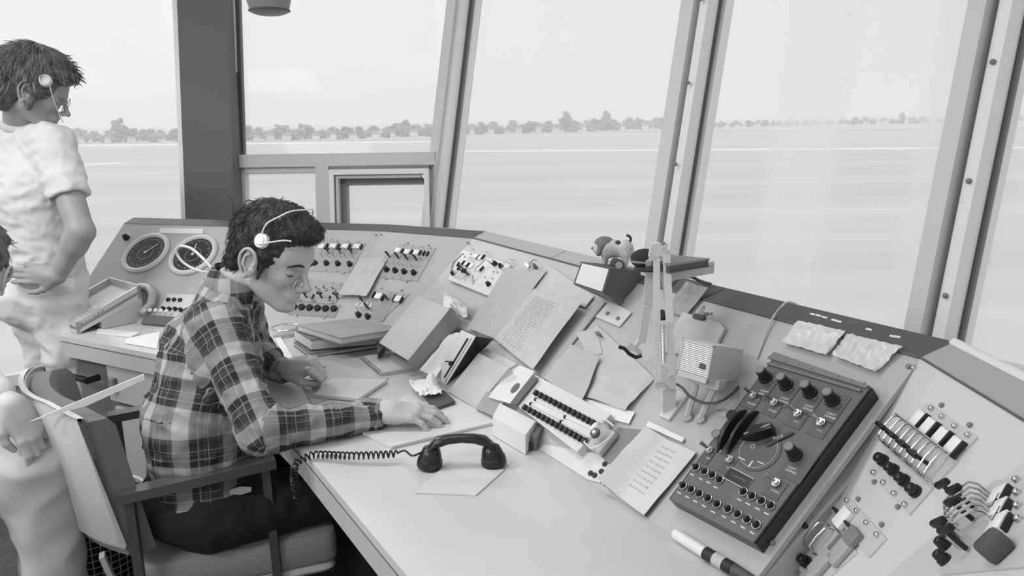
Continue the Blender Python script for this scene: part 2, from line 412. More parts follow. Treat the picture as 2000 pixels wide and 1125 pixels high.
pc = post('trim_3', b2, e3, up2, nn2, S2(845, 430), S2(872, 440), [('post_face', 0, .62, -.06, .08, M_frame), ('glazing_strip', .62, .93, -.045, .05, M_framel), ('seal', .93, 1.0, -.012, .012, M_dark)])
for pr, s in ((pd, sD0+(sD1-sD0)*.84), (pe, sE0+(sE1-sE0)*.83)):
    for k in range(7):
        P = b2 + e3*s + up2*(.12+k*.24) - nn2*.068; obj('screw', B().sph(P, .006, seg=8), M_mid, pr)
struct('trim_4', bar(B(), b2, e3, up2, nn2, -2.6, 1.2, -.05, 0, -.05, .06), M_frame)         # sill rail
struct('trim_5', bar(B(), b2, e3, up2, nn2, sE1, 1.2, -.09, -.055, .05, .10), M_mid)
struct('trim_6', bar(B(), b2, e3, up2, nn2, -2.7, 1.2, HT, HT+.08, -.06, .06), M_frame)
# window wall 1
def S1(u, v): q = onpl(u, v, b1, nn1)-b1; return q.dot(e1), q.dot(up1)
sB, _ = S1(476, 297); sC, _ = S1(845, 400)
_, hT1 = S1(650, 302); _, hT0 = S1(650, 327)
s625, _ = S1(622, 400); s650, _ = S1(652, 400); s455, _ = S1(455, 400)
w1 = win(1, b1-e1*.8)
pane('pane', b1, e1, up1, nn1, sB, sC+.03, hT1, HT, G1, w1)
pane('pane', b1, e1, up1, nn1, sB, s625, -.1, hT0, G1, w1)
fb = B()
for a in ((s455-.03, sC+.02, hT0, hT1, -.05, .04), (sB-.075, sB-.045, -.1, HT, -.06, .04), (sB-.04, sB-.012, -.1, HT, -.04, .04),
          (s625, s650-.01, -.1, hT0, -.05, .04), (sB-.02, s625, hT0-.025, hT0, -.03, .03), (sB-.012, sB+.012, -.1, hT0, -.03, .03), (s455-.03, sC, -.14, -.10, -.05, .05)):
    bar(fb, b1, e1, up1, nn1, *a)
obj('window_frame', fb, M_frame, w1)
obj('glazing_strip', bar(B(), b1, e1, up1, nn1, sB-.008, sB+.006, hT1, HT, -.02, .02), M_dark, w1)
# small opening sash
sash = empty('window_5', b1-e1*.35, None, None, kind='structure'); q0 = s650; q1 = S1(842, 400)[0]
fb = B()
for a in ((q0, q1, hT0-.045, hT0-.02, -.09, -.03), (q0, q0+.022, -.1, hT0-.045, -.09, -.03), (q1-.022, q1, -.1, hT0-.045, -.09, -.03)): bar(fb, b1, e1, up1, nn1, *a)
obj('sash_frame', fb, M_framel, sash)
fb = B(); ins = S1(678, 400)[0]
for a in ((q0+.022, ins, -.1, hT0-.045, -.02, .06), (q0+.022, q1-.022, hT0-.085, hT0-.06, -.02, .06), (q0, q1, hT0-.02, hT0, -.06, -.02)): bar(fb, b1, e1, up1, nn1, *a)
obj('sash_channel', fb, mat('sash_channel', .5, .6), sash)
fb = B()
for a in ((q0+.04, q1-.04, hT0-.06, hT0-.047, -.07, .0), (q0+.027, q0+.04, -.1, hT0-.047, -.07, 0)): bar(fb, b1, e1, up1, nn1, *a)
obj('sash_rim', fb, M_frame, sash)
pane('pane', b1, e1, up1, nn1, ins, q1-.03, -.1, hT0-.06, G1, sash)
obj('latch', bar(B(), b1, e1, up1, nn1, q1-.03, q1-.012, -.06, -.01, -.11, -.09), M_mid, sash)
# dark column
cy = 3.62; cn = V((0, math.cos(R(11)), -math.sin(R(11)))); c0 = V((0, cy, 1.1))
cu = [onpl(362, 422, c0, cn), onpl(458, 426, c0, cn), onpl(440, -60, c0, cn), onpl(343, -60, c0, cn)]
cd_ = V((0, .18, 0)); dn = (cu[0]-cu[3]).normalized()*.9; dn2 = (cu[1]-cu[2]).normalized()*.9
struct('trim_7', B().prism([cu[0]+dn, cu[1]+dn2, cu[2], cu[3]], cd_), M_column)
struct('trim_8', B().prism([cu[0]+dn-V((.018, 0, 0)), cu[0]+dn, cu[3], cu[3]-V((.022, 0, 0))], cd_), M_framel)
# left window wall: low sill rail and glass
a_, c_ = V((-3.4, 2.6, .42)), V((-1.5, BC.y-.02, .42)); dL = (c_-a_).normalized(); nL = V((-dL.y, dL.x, 0)); upL = nL*math.sin(PH)+V((0, 0, math.cos(PH))); nnL = dL.cross(upL)
w6 = win(6, a_); pane('pane', a_, dL, upL, nnL, 0, (c_-a_).length-.05, 0, 2.3, G1, w6)
struct('trim_9', bar(B(), a_, dL, upL, nnL, 0, (c_-a_).length, -.05, 0, -.04, .04), M_frame)
# hanging round fitting at the top edge
hp = aty(524, -8, 3.2)
hr = empty('hanging_loudspeaker', (hp.x, hp.y, hp.z), 'round grey fitting hanging at the top edge beside the dark column', 'loudspeaker')
obj('shell', B().cyl((hp.x, hp.y, hp.z-.055), .075, .09, .06, seg=40).sph((hp.x, hp.y, hp.z-.055), (.075, .075, .02), seg=40), mat('fitting_grey', .50, .5), hr)
obj('rim', B().ring((hp.x, hp.y, hp.z-.055), .077, .004, seg=48), M_dark, hr)
obj('stem', B().cyl((hp.x, hp.y, hp.z), .012, .012, 2.72-hp.z), M_mid, hr)
for x, y, pw in FILL:  # housings for the added, unseen fill lights
    r = empty('fill_light_fixture', (x, y, 2.68), 'unseen flat rectangular fill light added under the ceiling', 'ceiling light', 'fill lights added under the ceiling')
    obj('housing', B().box((x, y, 2.70), (1.0, .6, .03)), M_white, r)
# ------------------------------------------------------------- console body
def inter(Pa, ea, Pb, eb):
    a = np.array([[ea.x, -eb.x], [ea.y, -eb.y]]); s = np.linalg.solve(a, np.array([(Pb-Pa).x, (Pb-Pa).y])); return Pa + ea*float(s[0])
def base_pt(pl, T): return T - V((-pl.e.y, pl.e.x, 0))*DW - V((0, 0, .33))
bA = base_pt(PA, T0); bB = base_pt(PB, T1)
C12 = inter(bA, PA.e, bB, PB.e); C23 = inter(bB, PB.e, A0, PC.e)
B4 = PC.W(1.333, 0, 0); T4c = PC.W(1.356, (T4-A0).dot(PC.up), 0)
def back_off(p, pl, d=.06, dz=.02): n = V((-pl.e.y, pl.e.x, 0)); return p + n*d + V((0, 0, dz))
nA, nB_, nC, nD = [V((-p.e.y, p.e.x, 0)) for p in (PA, PB, PC, PD)]
K0 = T0+nA*.06+V((0, 0, .02)); K1 = T1+(nA+nB_)*.031+V((0, 0, .02)); K2 = T2+(nB_+nC)*.033+V((0, 0, .02)); K4 = T4c+(nC*1.0+nD*.4).normalized()*.082+V((0, 0, .022))
def dn(p, z): return V((p.x, p.y, z))
def segbody(name, T_a, T_b, B_a, B_b, Ka, Kb, m, label):
    r = empty(name, dn((B_a+B_b)/2, 0), label, 'console')
    # body of the segment: desk-height foot to the rear wall
    face = [B_a, B_b, T_b, T_a]
    n = (B_b-B_a).cross(T_a-B_a).normalized(); n = n if n.z > 0 else -n
    obj('face_panel', B().prism(face, -n*.012), m, r)
    obj('housing', B().hexa([dn(B_a, 0), dn(B_b, 0), dn(Kb, 0), dn(Ka, 0), dn(B_a, .735), dn(B_b, .735), dn(Kb, 1.05), dn(Ka, 1.05)]), M_panel, r)
    return r
lips = mat('console_lip_edge', .35, .5)
def cap(r, Ta, Tb, Ka, Kb, m, nm='top_cap'):
    o = V((0, 0, -.03)); return obj(nm, B().hexa([Ta+o, Tb+o, Kb+o, Ka+o, Ta+V((0, 0, .002)), Tb+V((0, 0, .002)), Kb, Ka]), m, r)
cA = segbody('control_console', T0, T1, bA, C12, K0, K1, M_panel, 'far left console section with two round dials and a dark top strip')
cap(cA, T0, T1, K0, K1, M_capd)
cB = segbody('control_console', T1, T2, C12, C23, K1, K2, M_panel, 'narrow console section with a four-lever switch block, right of the dial section')
cap(cB, T1, T2, K1, K2, M_capd)
cC = segbody('control_console', T2, T4c, C23, B4, K2, K4, M_panel, 'long sloping console section carrying papers, desk lamp and black radar control box')
def along(a, c, t): return a + (c-a)*t
tJ = (PC.L(1262, 526).x+.33)/1.686; tJ1 = .30
cap(cC, T2, along(T2, T4c, tJ1), K2, along(K2, K4, tJ1), M_capl)
cap(cC, along(T2, T4c, tJ1+.002), along(T2, T4c, tJ), along(K2, K4, tJ1+.002), along(K2, K4, tJ), M_capl)
cap(cC, along(T2, T4c, tJ), along(T2, T4c, .683), along(K2, K4, tJ), along(K2, K4, .683), M_capd)
cap(cC, along(T2, T4c, .685), T4c, along(K2, K4, .685), K4, M_capd)
obj('seam', B().prism([PC.P(1181, 590, .001), PC.P(1020, 795, .001), PC.P(1023, 796, .001), PC.P(1184, 591, .001)], PC.n*-.002), lips, cC)
obj('edge_line', B().tube([T2+V((0, 0, .003)), T4c+V((0, 0, .003))], .0025), lips, cC)
# section D (right) and E (foreground right)
D_tl = T4; D_bl = PD.P(1440, 1178); D_tr = PD.W(PD.L(2120, 905).x, 0, 0)
s_hi = PD.P(2000, 900); s_lo = PD.P(1730, 1125); sd = (s_lo-s_hi).normalized()
t_up = (D_tl.z-s_hi.z)/sd.z; D_tr = s_hi + sd*t_up; D_br = s_hi + sd*((D_bl.z-s_hi.z)/sd.z)
cD = empty('control_console', dn((D_tl+D_br)/2, 0), 'pale console section at the right edge with lever switches and white lamps', 'console')
obj('face_panel', B().prism([D_bl, D_br, D_tr, D_tl], -PD.n*.012), M_panel5, cD)
KD0 = K4; KD1 = D_tr+nD*.085+V((0, 0, .022))
obj('top_cap', B().hexa([D_tl-V((0, 0, .03)), D_tr-V((0, 0, .03)), KD1-V((0, 0, .03)), KD0-V((0, 0, .03)), D_tl+V((0, 0, .002)), D_tr+V((0, 0, .002)), KD1, KD0]), M_capl, cD)
obj('edge_line', B().tube([D_tl+V((0, 0, .003)), D_tr+V((0, 0, .003))], .0022), lips, cD)
obj('rim', B().tube([KD0+V((0, 0, -.004)), KD1+V((0, 0, -.004))], .011, 10), M_white, cD)
obj('housing', B().hexa([dn(D_bl, 0), dn(D_br, 0), dn(KD1, 0), dn(KD0, 0), D_bl-V((0, 0, .02)), D_br-V((0, 0, .02)), KD1-V((0, 0, .04)), KD0-V((0, 0, .04))]), M_panel, cD)
obj('wedge_strip', B().prism([B4-V((0, 0, .0)), D_bl+V((0, 0, .0)), D_tl, T4c], -PC.n*.01), M_panel, cD)
cE = empty('control_console', dn((s_hi+s_lo)/2+PE.e*.2, 0), 'nearest console section in the lower right corner, only its edge in view', 'console')
e_tr = D_tr + PE.e*.9; e_br = D_br + PE.e*.9
obj('face_panel', B().prism([D_br, e_br, e_tr, D_tr], -PE.n*.012), M_panel5, cE)
nE = V((-PE.e.y, PE.e.x, 0))
obj('top_cap', B().hexa([D_tr-V((0, 0, .03)), e_tr-V((0, 0, .03)), e_tr+nE*.09-V((0, 0, .02)), KD1-V((0, 0, .03)), D_tr, e_tr, e_tr+nE*.09+V((0, 0, .02)), KD1]), M_capl, cE)

# worktop
Fz = .75
front = [onz(*p, Fz) for p in ((118, 656), (298, 691))] + [V((-.95, 2.33, Fz)), onz(584, 872, Fz), onz(795, 1125, Fz), V((.10, .70, Fz))]
rear = [V((.62, .74, Fz)), B4.copy(), C23, C12, bA]
for p in rear: p.z = Fz
desk = empty('worktop', (-.5, 1.9, .66), 'long pale laminate worktop running along the foot of the console', 'desk')
poly = front + rear
obj('tabletop', B().prism([p for p in poly], (0, 0, -.02)), M_desk, desk)
fb = B()
for a, c in zip(front, front[1:]):
    d = (c-a).normalized(); n = V((-d.y, d.x, 0)); n = n if n.dot(V((.86, .5, 0))) > 0 else -n
    q = a + n*.0; q2 = c + n*.0
    fb.prism([q-V((0, 0, .021)), q2-V((0, 0, .021)), q2+n*.02-V((0, 0, .021)), q+n*.02-V((0, 0, .021))], (0, 0, -.055))
obj('fascia', fb, M_fascia, desk)
sb = B(); sb.tube([p+V((0, 0, -.0205)) for p in front], .0016); obj('edge_trim', sb, M_dark, desk)
kp = B(); n = V((.857, .515, 0))
kp.prism([dn(front[3]+n*.28, 0), dn(front[5]+n*.28, 0), dn(front[5]+n*.30, 0), dn(front[3]+n*.30, 0)], (0, 0, .72))
obj('kick_panel', kp, mat('kick_panel_black', .12, .8), desk)
# cabinet below the left end of the worktop
a = front[0]; c = front[2]; d = (c-a).normalized(); n = V((-d.y, d.x, 0))
cab = empty('under_desk_cabinet', dn((a+c)/2+n*.1, 0), 'pale cabinet with drawer fronts below the left end of the worktop', 'cabinet')
L_ = (c-a).length
Mc = Matrix(((d.x, n.x, 0, a.x), (d.y, n.y, 0, a.y), (0, 0, 1, 0), (0, 0, 0, 1)))
obj('carcass', B().box((L_/2, .2, .335), (L_, .30, .65)).mesh('carcass'), mat('cabinet_dark', .42, .7), cab, M=Mc)
obj('drawer', B().box((.42, .035, .60), (.40, .03, .14), bev=.003).mesh('drawer'), mat('cabinet_pale', .70, .5), cab, M=Mc)
obj('drawer', B().box((.43, .035, .30), (.38, .03, .42), bev=.003).mesh('drawer'), mat('cabinet_pale', .70, .5), cab, M=Mc)
obj('latch', B().box((.26, .012, .60), (.03, .02, .05), bev=.004).mesh('latch'), M_mid, cab, M=Mc)
obj('latch', B().cyl((.17, -.03, .61), .012, .012, .05, axis='y').box((.12, -.03, .615), (.12, .02, .02), bev=.004).mesh('latch'), M_black, cab, M=Mc)

# ------------------------------------------------------------- switch gear parts (shared meshes)
def mm(b, name, m, smooth=40): me = b.mesh(name, smooth); me.materials.append(m); return me
m_screw = mm(B().cyl((0, 0, 0), .0042, .0038, .004, seg=10).sph((0, 0, .004), (.0038, .0038, .002), seg=10), 'screw', M_chrome)
m_dscrew = mm(B().cyl((0, 0, 0), .0042, .0036, .004, seg=10), 'screw', M_mid)
m_knob = mm(B().cyl((0, 0, 0), .011, .0105, .006, seg=16).cyl((0, 0, .006), .0095, .0085, .010, seg=8).sph((0, 0, .016), (.0075, .0075, .003), seg=10), 'knob', M_black)
m_jack = mm(B().cyl((0, 0, 0), .0115, .0105, .008, seg=16).ring((0, 0, .008), .008, .002, seg=16, ts=6), 'jack', M_blackm)
m_lever = mm(B().cyl((0, 0, 0), .003, .003, .022, seg=8).box((.002, 0, .027), (.022, .008, .009), bev=.003), 'lever', M_black)
m_loop = mm(B().tube([(0, -.026, 0), (0, -.026, .018), (0, -.02, .026), (0, 0, .028), (0, .02, .026), (0, .026, .018), (0, .026, 0)], .0017, 6), 'guard_loop', M_chrome)
m_toggle = mm(B().cyl((0, 0, 0), .006, .006, .003, seg=6).cyl((0, 0, .003), .004, .004, .004, seg=10).tube([(0, 0, .005), (-.006, .003, .018)], [.0018, .003], 8), 'toggle', M_chrome)
def lampmesh(w_, h_, nm='lamp'):
    b = B(); b.box((0, 0, .004), (w_, h_, .008), bev=.001); return mm(b, nm, M_lampw)
m_lampA = lampmesh(.024, .020); m_lampD = lampmesh(.022, .028)
m_bar = mm(B().box((0, 0, .005), (.004, .022, .009), bev=.001), 'divider_bar', M_blackm)
m_barD = mm(B().box((0, 0, .0045), (.004, .028, .009), bev=.001), 'divider_bar', M_blackm)
def sub(name, me, parent, M): return obj(name, me, None, parent, M=M)
def plate(pl, root, px, m=M_plate, th=.003, off=0, name='switch_plate'):
    P = [pl.P(*p, off) for p in px]
    return obj(name, B().prism(P, pl.n*th), m, root)
def items(pl, parent, name, me, pts, z=.003, rot=0, s=1):
    for p in pts:
        sub(name, me, parent, pl.atp(p[0], p[1], z, rot) @ Matrix.Scale(s, 4))
def Z(ox, oy, k): return lambda *pts: [(ox+x/k, oy+y/k) for x, y in pts]
z5 = Z(550, 430, 4.1675)
# section A, right part
p = plate(PA, cA, z5((270, 145), (690, 190), (560, 432), (200, 415)), name='switch_plate')
items(PA, p, 'lamp', m_lampA, z5((330, 222), (425, 222), (522, 224), (617, 226)), s=1.1)
items(PA, p, 'divider_bar', m_bar, z5((375, 222), (467, 222), (560, 224), (655, 228)), s=1.1)
items(PA, p, 'lever', m_lever, z5((385, 272), (482, 272), (575, 276)))
items(PA, p, 'guard_loop', m_loop, z5((350, 275), (405, 275), (445, 275), (500, 277), (540, 277), (600, 280)), s=.8)
items(PA, p, 'knob', m_knob, z5((275, 357), (370, 360), (463, 364), (560, 368)))
items(PA, p, 'screw', m_screw, z5((410, 160), (455, 178), (543, 178), (630, 182), (360, 412), (455, 415), (505, 437), (548, 418)))
p = plate(PA, cA, z5((230, 480), (500, 515), (440, 690), (100, 655)), M_plate)
items(PA, p, 'toggle', m_toggle, z5((240, 570), (305, 575), (365, 575), (435, 580), (265, 665), (415, 680), (150, 660)), s=1.2)
items(PA, p, 'lever', m_lever, z5((205, 630), (330, 635), (460, 640)), s=1.1)
items(PA, p, 'divider_bar', m_bar, z5((262, 630), (395, 645)), s=.9)
items(PA, p, 'screw', m_screw, z5((345, 530), (475, 533), (420, 520)))
p = plate(PA, cA, z5((95, 660), (480, 695), (432, 797), (50, 768)), mat('switch_plate_mid', .60, .5))
items(PA, p, 'jack', m_jack, z5((105, 712), (169, 716), (233, 720), (298, 724), (363, 727), (430, 729)), s=1.15)
items(PA, p, 'screw', m_screw, z5((240, 775), (370, 782), (125, 780), (345, 800)))
items(PA, cA, 'screw', m_dscrew, z5((770, 125)), 0)
# small jack box at the foot of section A
z2 = Z(0, 400, 2.8125)
p = plate(PA, cA, z2((925, 492), (1080, 500), (1010, 640), (860, 612)), M_panel5, .006)
items(PA, p, 'jack', m_jack, z2((930, 528), (962, 528), (995, 530)), .006, s=.8)
items(PA, p, 'knob', m_knob, z2((905, 578), (938, 580), (970, 580), (1000, 585)), .006, s=.8)
bb = plate(PA, cA, z2((815, 625), (1010, 640), (990, 690), (797, 672)), mat('button_block', .38, .5), .028, name='button_block')
items(PA, bb, 'button', mm(B().cyl((0, 0, 0), .008, .007, .006, seg=12), 'button', M_white), z2((820, 605), (850, 605), (880, 606), (910, 608), (940, 610)), .03)
# dials
def dial(u, v, ul, ur, hand):
    c = PA.L(u, v); r = (PA.L(ur, v-7)-PA.L(ul, v+8)).length/2
    d = obj('dial', B().cyl((0, 0, 0), r*1.02, r*1.02, .010, seg=48).mesh('dial', 40), M_black, cA, M=PA.at(c.x, c.y))
    obj('bezel', B().ring((0, 0, .008), r*1.12, r*.13, seg=56, ts=12).mesh('bezel', 60), M_panel5, d, M=PA.at(c.x, c.y))
    t = B()
    for k in range(36):
        a = k*math.pi/18; l = .13 if k % 3 == 0 else .06
        t.box((r*(.9-l/2), 0, .0105), (r*l, r*.025, .001), Matrix.Rotation(a, 4, 'Z'))
    t.ring((0, 0, .0105), r*.42, r*.008, seg=32, ts=4)
    obj('dial_marks', t.mesh('dial_marks', False), mat('dial_mark_white', .75, .5), d, M=PA.at(c.x, c.y))
    h = B(); h.box((r*.32, 0, .012), (r*.75, r*.06, .001), Matrix.Rotation(R(hand), 4, 'Z')); h.cyl((0, 0, .010), r*.08, r*.08, .004)
    obj('pointer', h.mesh('pointer', False), mat('dial_mark_white', .75, .5), d, M=PA.at(c.x, c.y))
dial(287, 496, 250, 323, 50); dial(379, 500, 342, 417, 100)
obj('name_strip', B().prism([PA.P(*q) for q in z2((885, 130), (1120, 135), (1115, 162), (875, 158))], PA.n*.004), M_white, cA)
items(PA, cA, 'knob', m_knob, z2((697, 184)), 0, s=1.3)
items(PA, cA, 'screw', m_screw, z2((1235, 207)), 0, s=1.5)
# section B
p = plate(PB, cB, z5((960, 198), (1258, 228), (1105, 503), (800, 470)))
items(PB, p, 'lamp', m_lampA, z5((955, 256), (1028, 268), (1102, 274)), s=1.0)
items(PB, p, 'divider_bar', m_bar, z5((990, 262), (1065, 270), (1135, 276), (1165, 280), (1195, 284)), s=1.0)
items(PB, p, 'lever', m_lever, z5((882, 305), (955, 315), (1028, 325), (1103, 332)), rot=-30)
items(PB, p, 'guard_loop', m_loop, z5((870, 330), (905, 335), (945, 340), (980, 345), (1018, 350), (1052, 355), (1090, 358), (1128, 362)), s=.75)
items(PB, p, 'knob', m_knob, z5((862, 412), (932, 420), (1005, 430), (1083, 438)))
items(PB, p, 'screw', m_screw, z5((838, 462), (905, 470), (972, 480), (1055, 490), (1000, 205), (1070, 212), (1140, 218), (1215, 232)))
items(PB, cB, 'screw', m_dscrew, z5((1030, 190), (1200, 210), (852, 482), (1022, 505), (812, 120), (1515, 185), (980, 575)), 0)
p = plate(PB, cB, z5((775, 560), (1048, 600), (800, 838), (625, 790)))
plate(PB, cB, z5((880, 590), (950, 600), (830, 830), (720, 800)), mat('switch_plate_mid', .6), .0045)
items(PB, p, 'lamp', m_lampA, z5((800, 632), (960, 655)), .005, s=1.2)
items(PB, p, 'divider_bar', m_bar, z5((762, 622), (835, 645), (928, 650), (985, 665)), .005, s=1.2)
items(PB, p, 'lever', m_lever, z5((668, 668), (715, 728), (870, 655)), .005, rot=-30)
items(PB, p, 'guard_loop', m_loop, z5((650, 700), (690, 705), (725, 700), (760, 710)), s=.8)
items(PB, p, 'knob', m_knob, z5((635, 780), (710, 795)))
items(PB, p, 'screw', m_screw, z5((910, 600), (990, 612), (815, 560)))
# section C, left module
z8 = Z(850, 430, 3.75)
p = plate(PC, cC, z8((205, 225), (560, 330), (395, 560), (100, 440)), M_panel5, .004)
obj('guard_rail', B().tube([PC.P(x, y, h) for (x, y), h in zip(z8((150, 395), (120, 355), (135, 310), (200, 248), (230, 250), (285, 300)), (.004, .03, .034, .034, .03, .004))], .0035, 8), M_chrome, p)
obj('guard_rail', B().tube([PC.P(x, y, h) for (x, y), h in zip(z8((280, 450), (275, 400), (300, 350), (370, 285), (400, 310), (425, 330)), (.004, .03, .034, .034, .03, .004))], .0028, 8), M_chrome, p)
items(PC, p, 'lamp', m_lampA, z8((308, 275), (335, 288), (235, 332), (270, 348), (325, 370)), .004, s=.8)
items(PC, p, 'divider_bar', m_bar, z8((325, 285), (352, 368), (250, 340), (215, 325), (362, 282)), .004, s=.9)
items(PC, p, 'knob', m_knob, z8((140, 400), (450, 330), (490, 348), (400, 480)), .004, s=.8)
items(PC, p, 'lever', m_lever, z8((208, 388), (240, 405), (205, 360), (255, 408)), .004, rot=-60, s=.9)
items(PC, p, 'guard_loop', m_loop, z8((185, 410), (215, 420), (250, 425), (525, 350)), s=.6)
items(PC, p, 'screw', m_dscrew, z8((285, 470), (370, 425), (425, 435), (435, 385), (222, 275), (268, 255), (465, 390), (425, 300)), .004, s=.7)
lbl = B()
for q in z8((378, 235), (560, 290)): lbl.box((0, 0, .0003), (.03, .003, .0006), PC.atp(*q))
obj('lettering', lbl, M_mid, cC)
items(PC, cC, 'screw', m_dscrew, z8((238, 168), (250, 176)), 0)
# blank plate
p = plate(PC, cC, z8((1285, 590), (1440, 680), (1352, 786), (1178, 712)), M_panel5, .003)
items(PC, p, 'screw', m_dscrew, z8((1268, 692), (1345, 728)), s=1.3)
items(PC, cC, 'screw', m_dscrew, [(1510, 1062), (1775, 717)], 0, s=1.2)
items(PD, cD, 'screw', m_screw, [(1786, 720)], 0, s=1.3)
# black clip plate between lamp arms
# section D modules
zd = Z(1640, 760, 3.0833)
p = plate(PD, cD, zd((538, 86), (838, 295), (770, 368), (480, 150)), M_plate5)
items(PD, p, 'screw', m_screw, zd((565, 125), (630, 174), (707, 232), (787, 286)), s=1.15)
items(PD, cD, 'screw', m_dscrew, zd((618, 100), (788, 220), (213, 562), (355, 712)), 0, s=1.1)
items(PD, p, 'lamp', m_lampD, zd((493, 193), (553, 240), (628, 300), (706, 357)))
items(PD, p, 'divider_bar', m_barD, zd((520, 212), (586, 265), (663, 322), (740, 384)), s=1.1)
p = plate(PD, cD, zd((400, 190), (720, 440), (560, 600), (250, 330)), M_plate5, .002, name='lever_plate')
a_, c_ = PD.L(*zd((352, 270))[0]), PD.L(*zd((640, 500))[0])
for k in range(9):
    q = a_ + (c_-a_)*(k/8); sub('guard_loop', m_loop, p, PD.at(q.x, q.y, .002, 4) @ Matrix.Scale(.95, 4))
obj('rail', B().tube([PD.W(a_.x-.01, a_.y+.025, .02), PD.W(c_.x+.004, c_.y+.025, .02)], .002), M_chrome, p)
obj('rail', B().tube([PD.W(a_.x-.01, a_.y-.026, .012), PD.W(c_.x+.004, c_.y-.026, .012)], .002), M_chrome, p)
items(PD, p, 'lever', m_lever, zd((340, 285), (402, 335), (468, 392), (538, 455)), .004, rot=0, s=1.15)
p = plate(PD, cD, zd((300, 375), (565, 605), (428, 762), (176, 496)), M_plate5)
items(PD, p, 'knob', m_knob, zd((275, 440), (338, 498), (402, 560), (470, 626)), s=1.0)
items(PD, p, 'screw', m_screw, zd((220, 512), (278, 573), (343, 638), (408, 706)), s=1.15)
z4 = Z(1280, 600, 2.142)
p = plate(PD, cD, z4((800, 785), (972, 972), (900, 1050), (735, 850)), M_plate5)
items(PD, p, 'screw', m_screw, z4((812, 814), (852, 858), (893, 908), (937, 958)), s=1.1)
items(PD, cD, 'screw', m_dscrew, z4((852, 805), (950, 912), (567, 1070), (600, 1115)), 0, s=1.1)
items(PD, p, 'lamp', m_lampD, z4((800, 893)), s=1.25)
items(PD, p, 'divider_bar', m_barD, z4((778, 870), (820, 918)), s=1.1, rot=90)
obj('lamp_socket', B().box((0, 0, .006), (.03, .028, .012), bev=.002).mesh('lamp_socket'), M_mid, p, M=PD.atp(*z4((842, 972))[0], .003))
p = plate(PD, cD, z4((700, 850), (850, 1030), (700, 1160), (560, 1010)), M_plate5, .002, name='lever_plate')
items(PD, p, 'guard_loop', m_loop, z4((650, 925), (678, 950), (705, 975), (732, 1000)), .002, s=1.0)
items(PD, p, 'lever', m_lever, z4((652, 907), (684, 947)), .004, s=1.15)
items(PD, p, 'knob', m_knob, z4((606, 1024), (640, 1072)), s=1.0)
items(PD, p, 'cover_block', mm(B().box((0, 0, .005), (.03, .05, .010), bev=.002), 'cover_block', M_plate), z4((735, 990), (790, 1030), (710, 1080)), s=1)
# section E module
p = plate(PE, cE, zd((900, 560), (1140, 540), (1140, 1080), (620, 1125), (660, 800)), M_plate5)
items(PE, p, 'lever', m_lever, zd((750, 690), (826, 730), (826, 806), (740, 935), (790, 985)), .006, rot=60, s=1.2)
a_, c_ = PE.L(*zd((820, 720))[0]), PE.L(*zd((850, 900))[0])
for k in range(6):
    q = a_ + (c_-a_)*(k/5); sub('guard_loop', m_loop, p, PE.at(q.x, q.y, .003, 0) @ Matrix.Scale(1.1, 4))
items(PE, p, 'knob', m_knob, zd((668, 875), (655, 962), (650, 1045)), s=.9)
items(PE, p, 'lamp', m_lampD, zd((985, 665), (988, 748), (990, 832)), s=1.1, rot=60)
items(PE, p, 'divider_bar', m_barD, zd((985, 705), (990, 790), (1035, 650), (1040, 740), (1045, 830)), s=1.0, rot=60)
items(PE, p, 'screw', m_screw, zd((1085, 562), (1090, 640), (1095, 720), (1100, 800)), s=1.3)
obj('selector_knob', B().box((0, 0, .012), (.035, .035, .024), bev=.006).mesh('selector_knob', 40), M_dark, p, M=PE.atp(*zd((995, 1000))[0], .003, 20))
# ------------------------------------------------------------- papers and loose things on the long panel
def quadf(P):
    P = [V(p) for p in P]                                  # corners in order tl, tr, br, bl
    return lambda a, b: (P[0]*(1-a)+P[1]*a)*(1-b) + (P[3]*(1-a)+P[2]*a)*b
def paper_on(pl, name, px, m, label, cat='paper', lift=.004, curl=None, wav=0.0, th=.0008, nu=10, nv=12, group=None, parent=None, seed=0):
    q = quadf([pl.P(*p, lift) for p in px])
    def f(a, b):
        p = q(a, b)
        k = wav*noise.noise(V((a*3.1+seed, b*3.3, seed*1.7)))
        if curl: k += curl(a, b)
        return p + pl.n*max(k, -lift+.001)
    return obj(name, B().sheet(f, nu, nv, th, pl.n), m, parent, label=label, cat=cat, group=group)
def print_lines(pl, parent, px, n, lift, m, fr=(.1, .9), wv=0, hgt=.10):
    """rows of tiny typed marks on a sheet"""
    q = quadf([pl.P(*p, lift) for p in px]); b = B(); rn = random.Random(len(px)*7+n)
    for i in range(n):
        y = .08 + .86*i/(n-1); a = fr[0]+rn.uniform(0, .04)
        while a < fr[1]:
            l = rn.uniform(.03, .12)
            p0, p1 = q(a, y), q(min(a+l, fr[1]+.02), y); p2, p3 = q(min(a+l, fr[1]+.02), y+hgt/n*4), q(a, y+hgt/n*4)
            b.prism([p0, p1, p2, p3], pl.n*.0004); a += l+rn.uniform(.015, .05)
    return obj('typed_lines', b, m, parent, smooth=False)
M_ink = mat('faded_ink', .55, .8); M_inkl = mat('pale_ink', .68, .8)
M_env = mat('pale_envelope', .74, .7, noise_amt=.01)
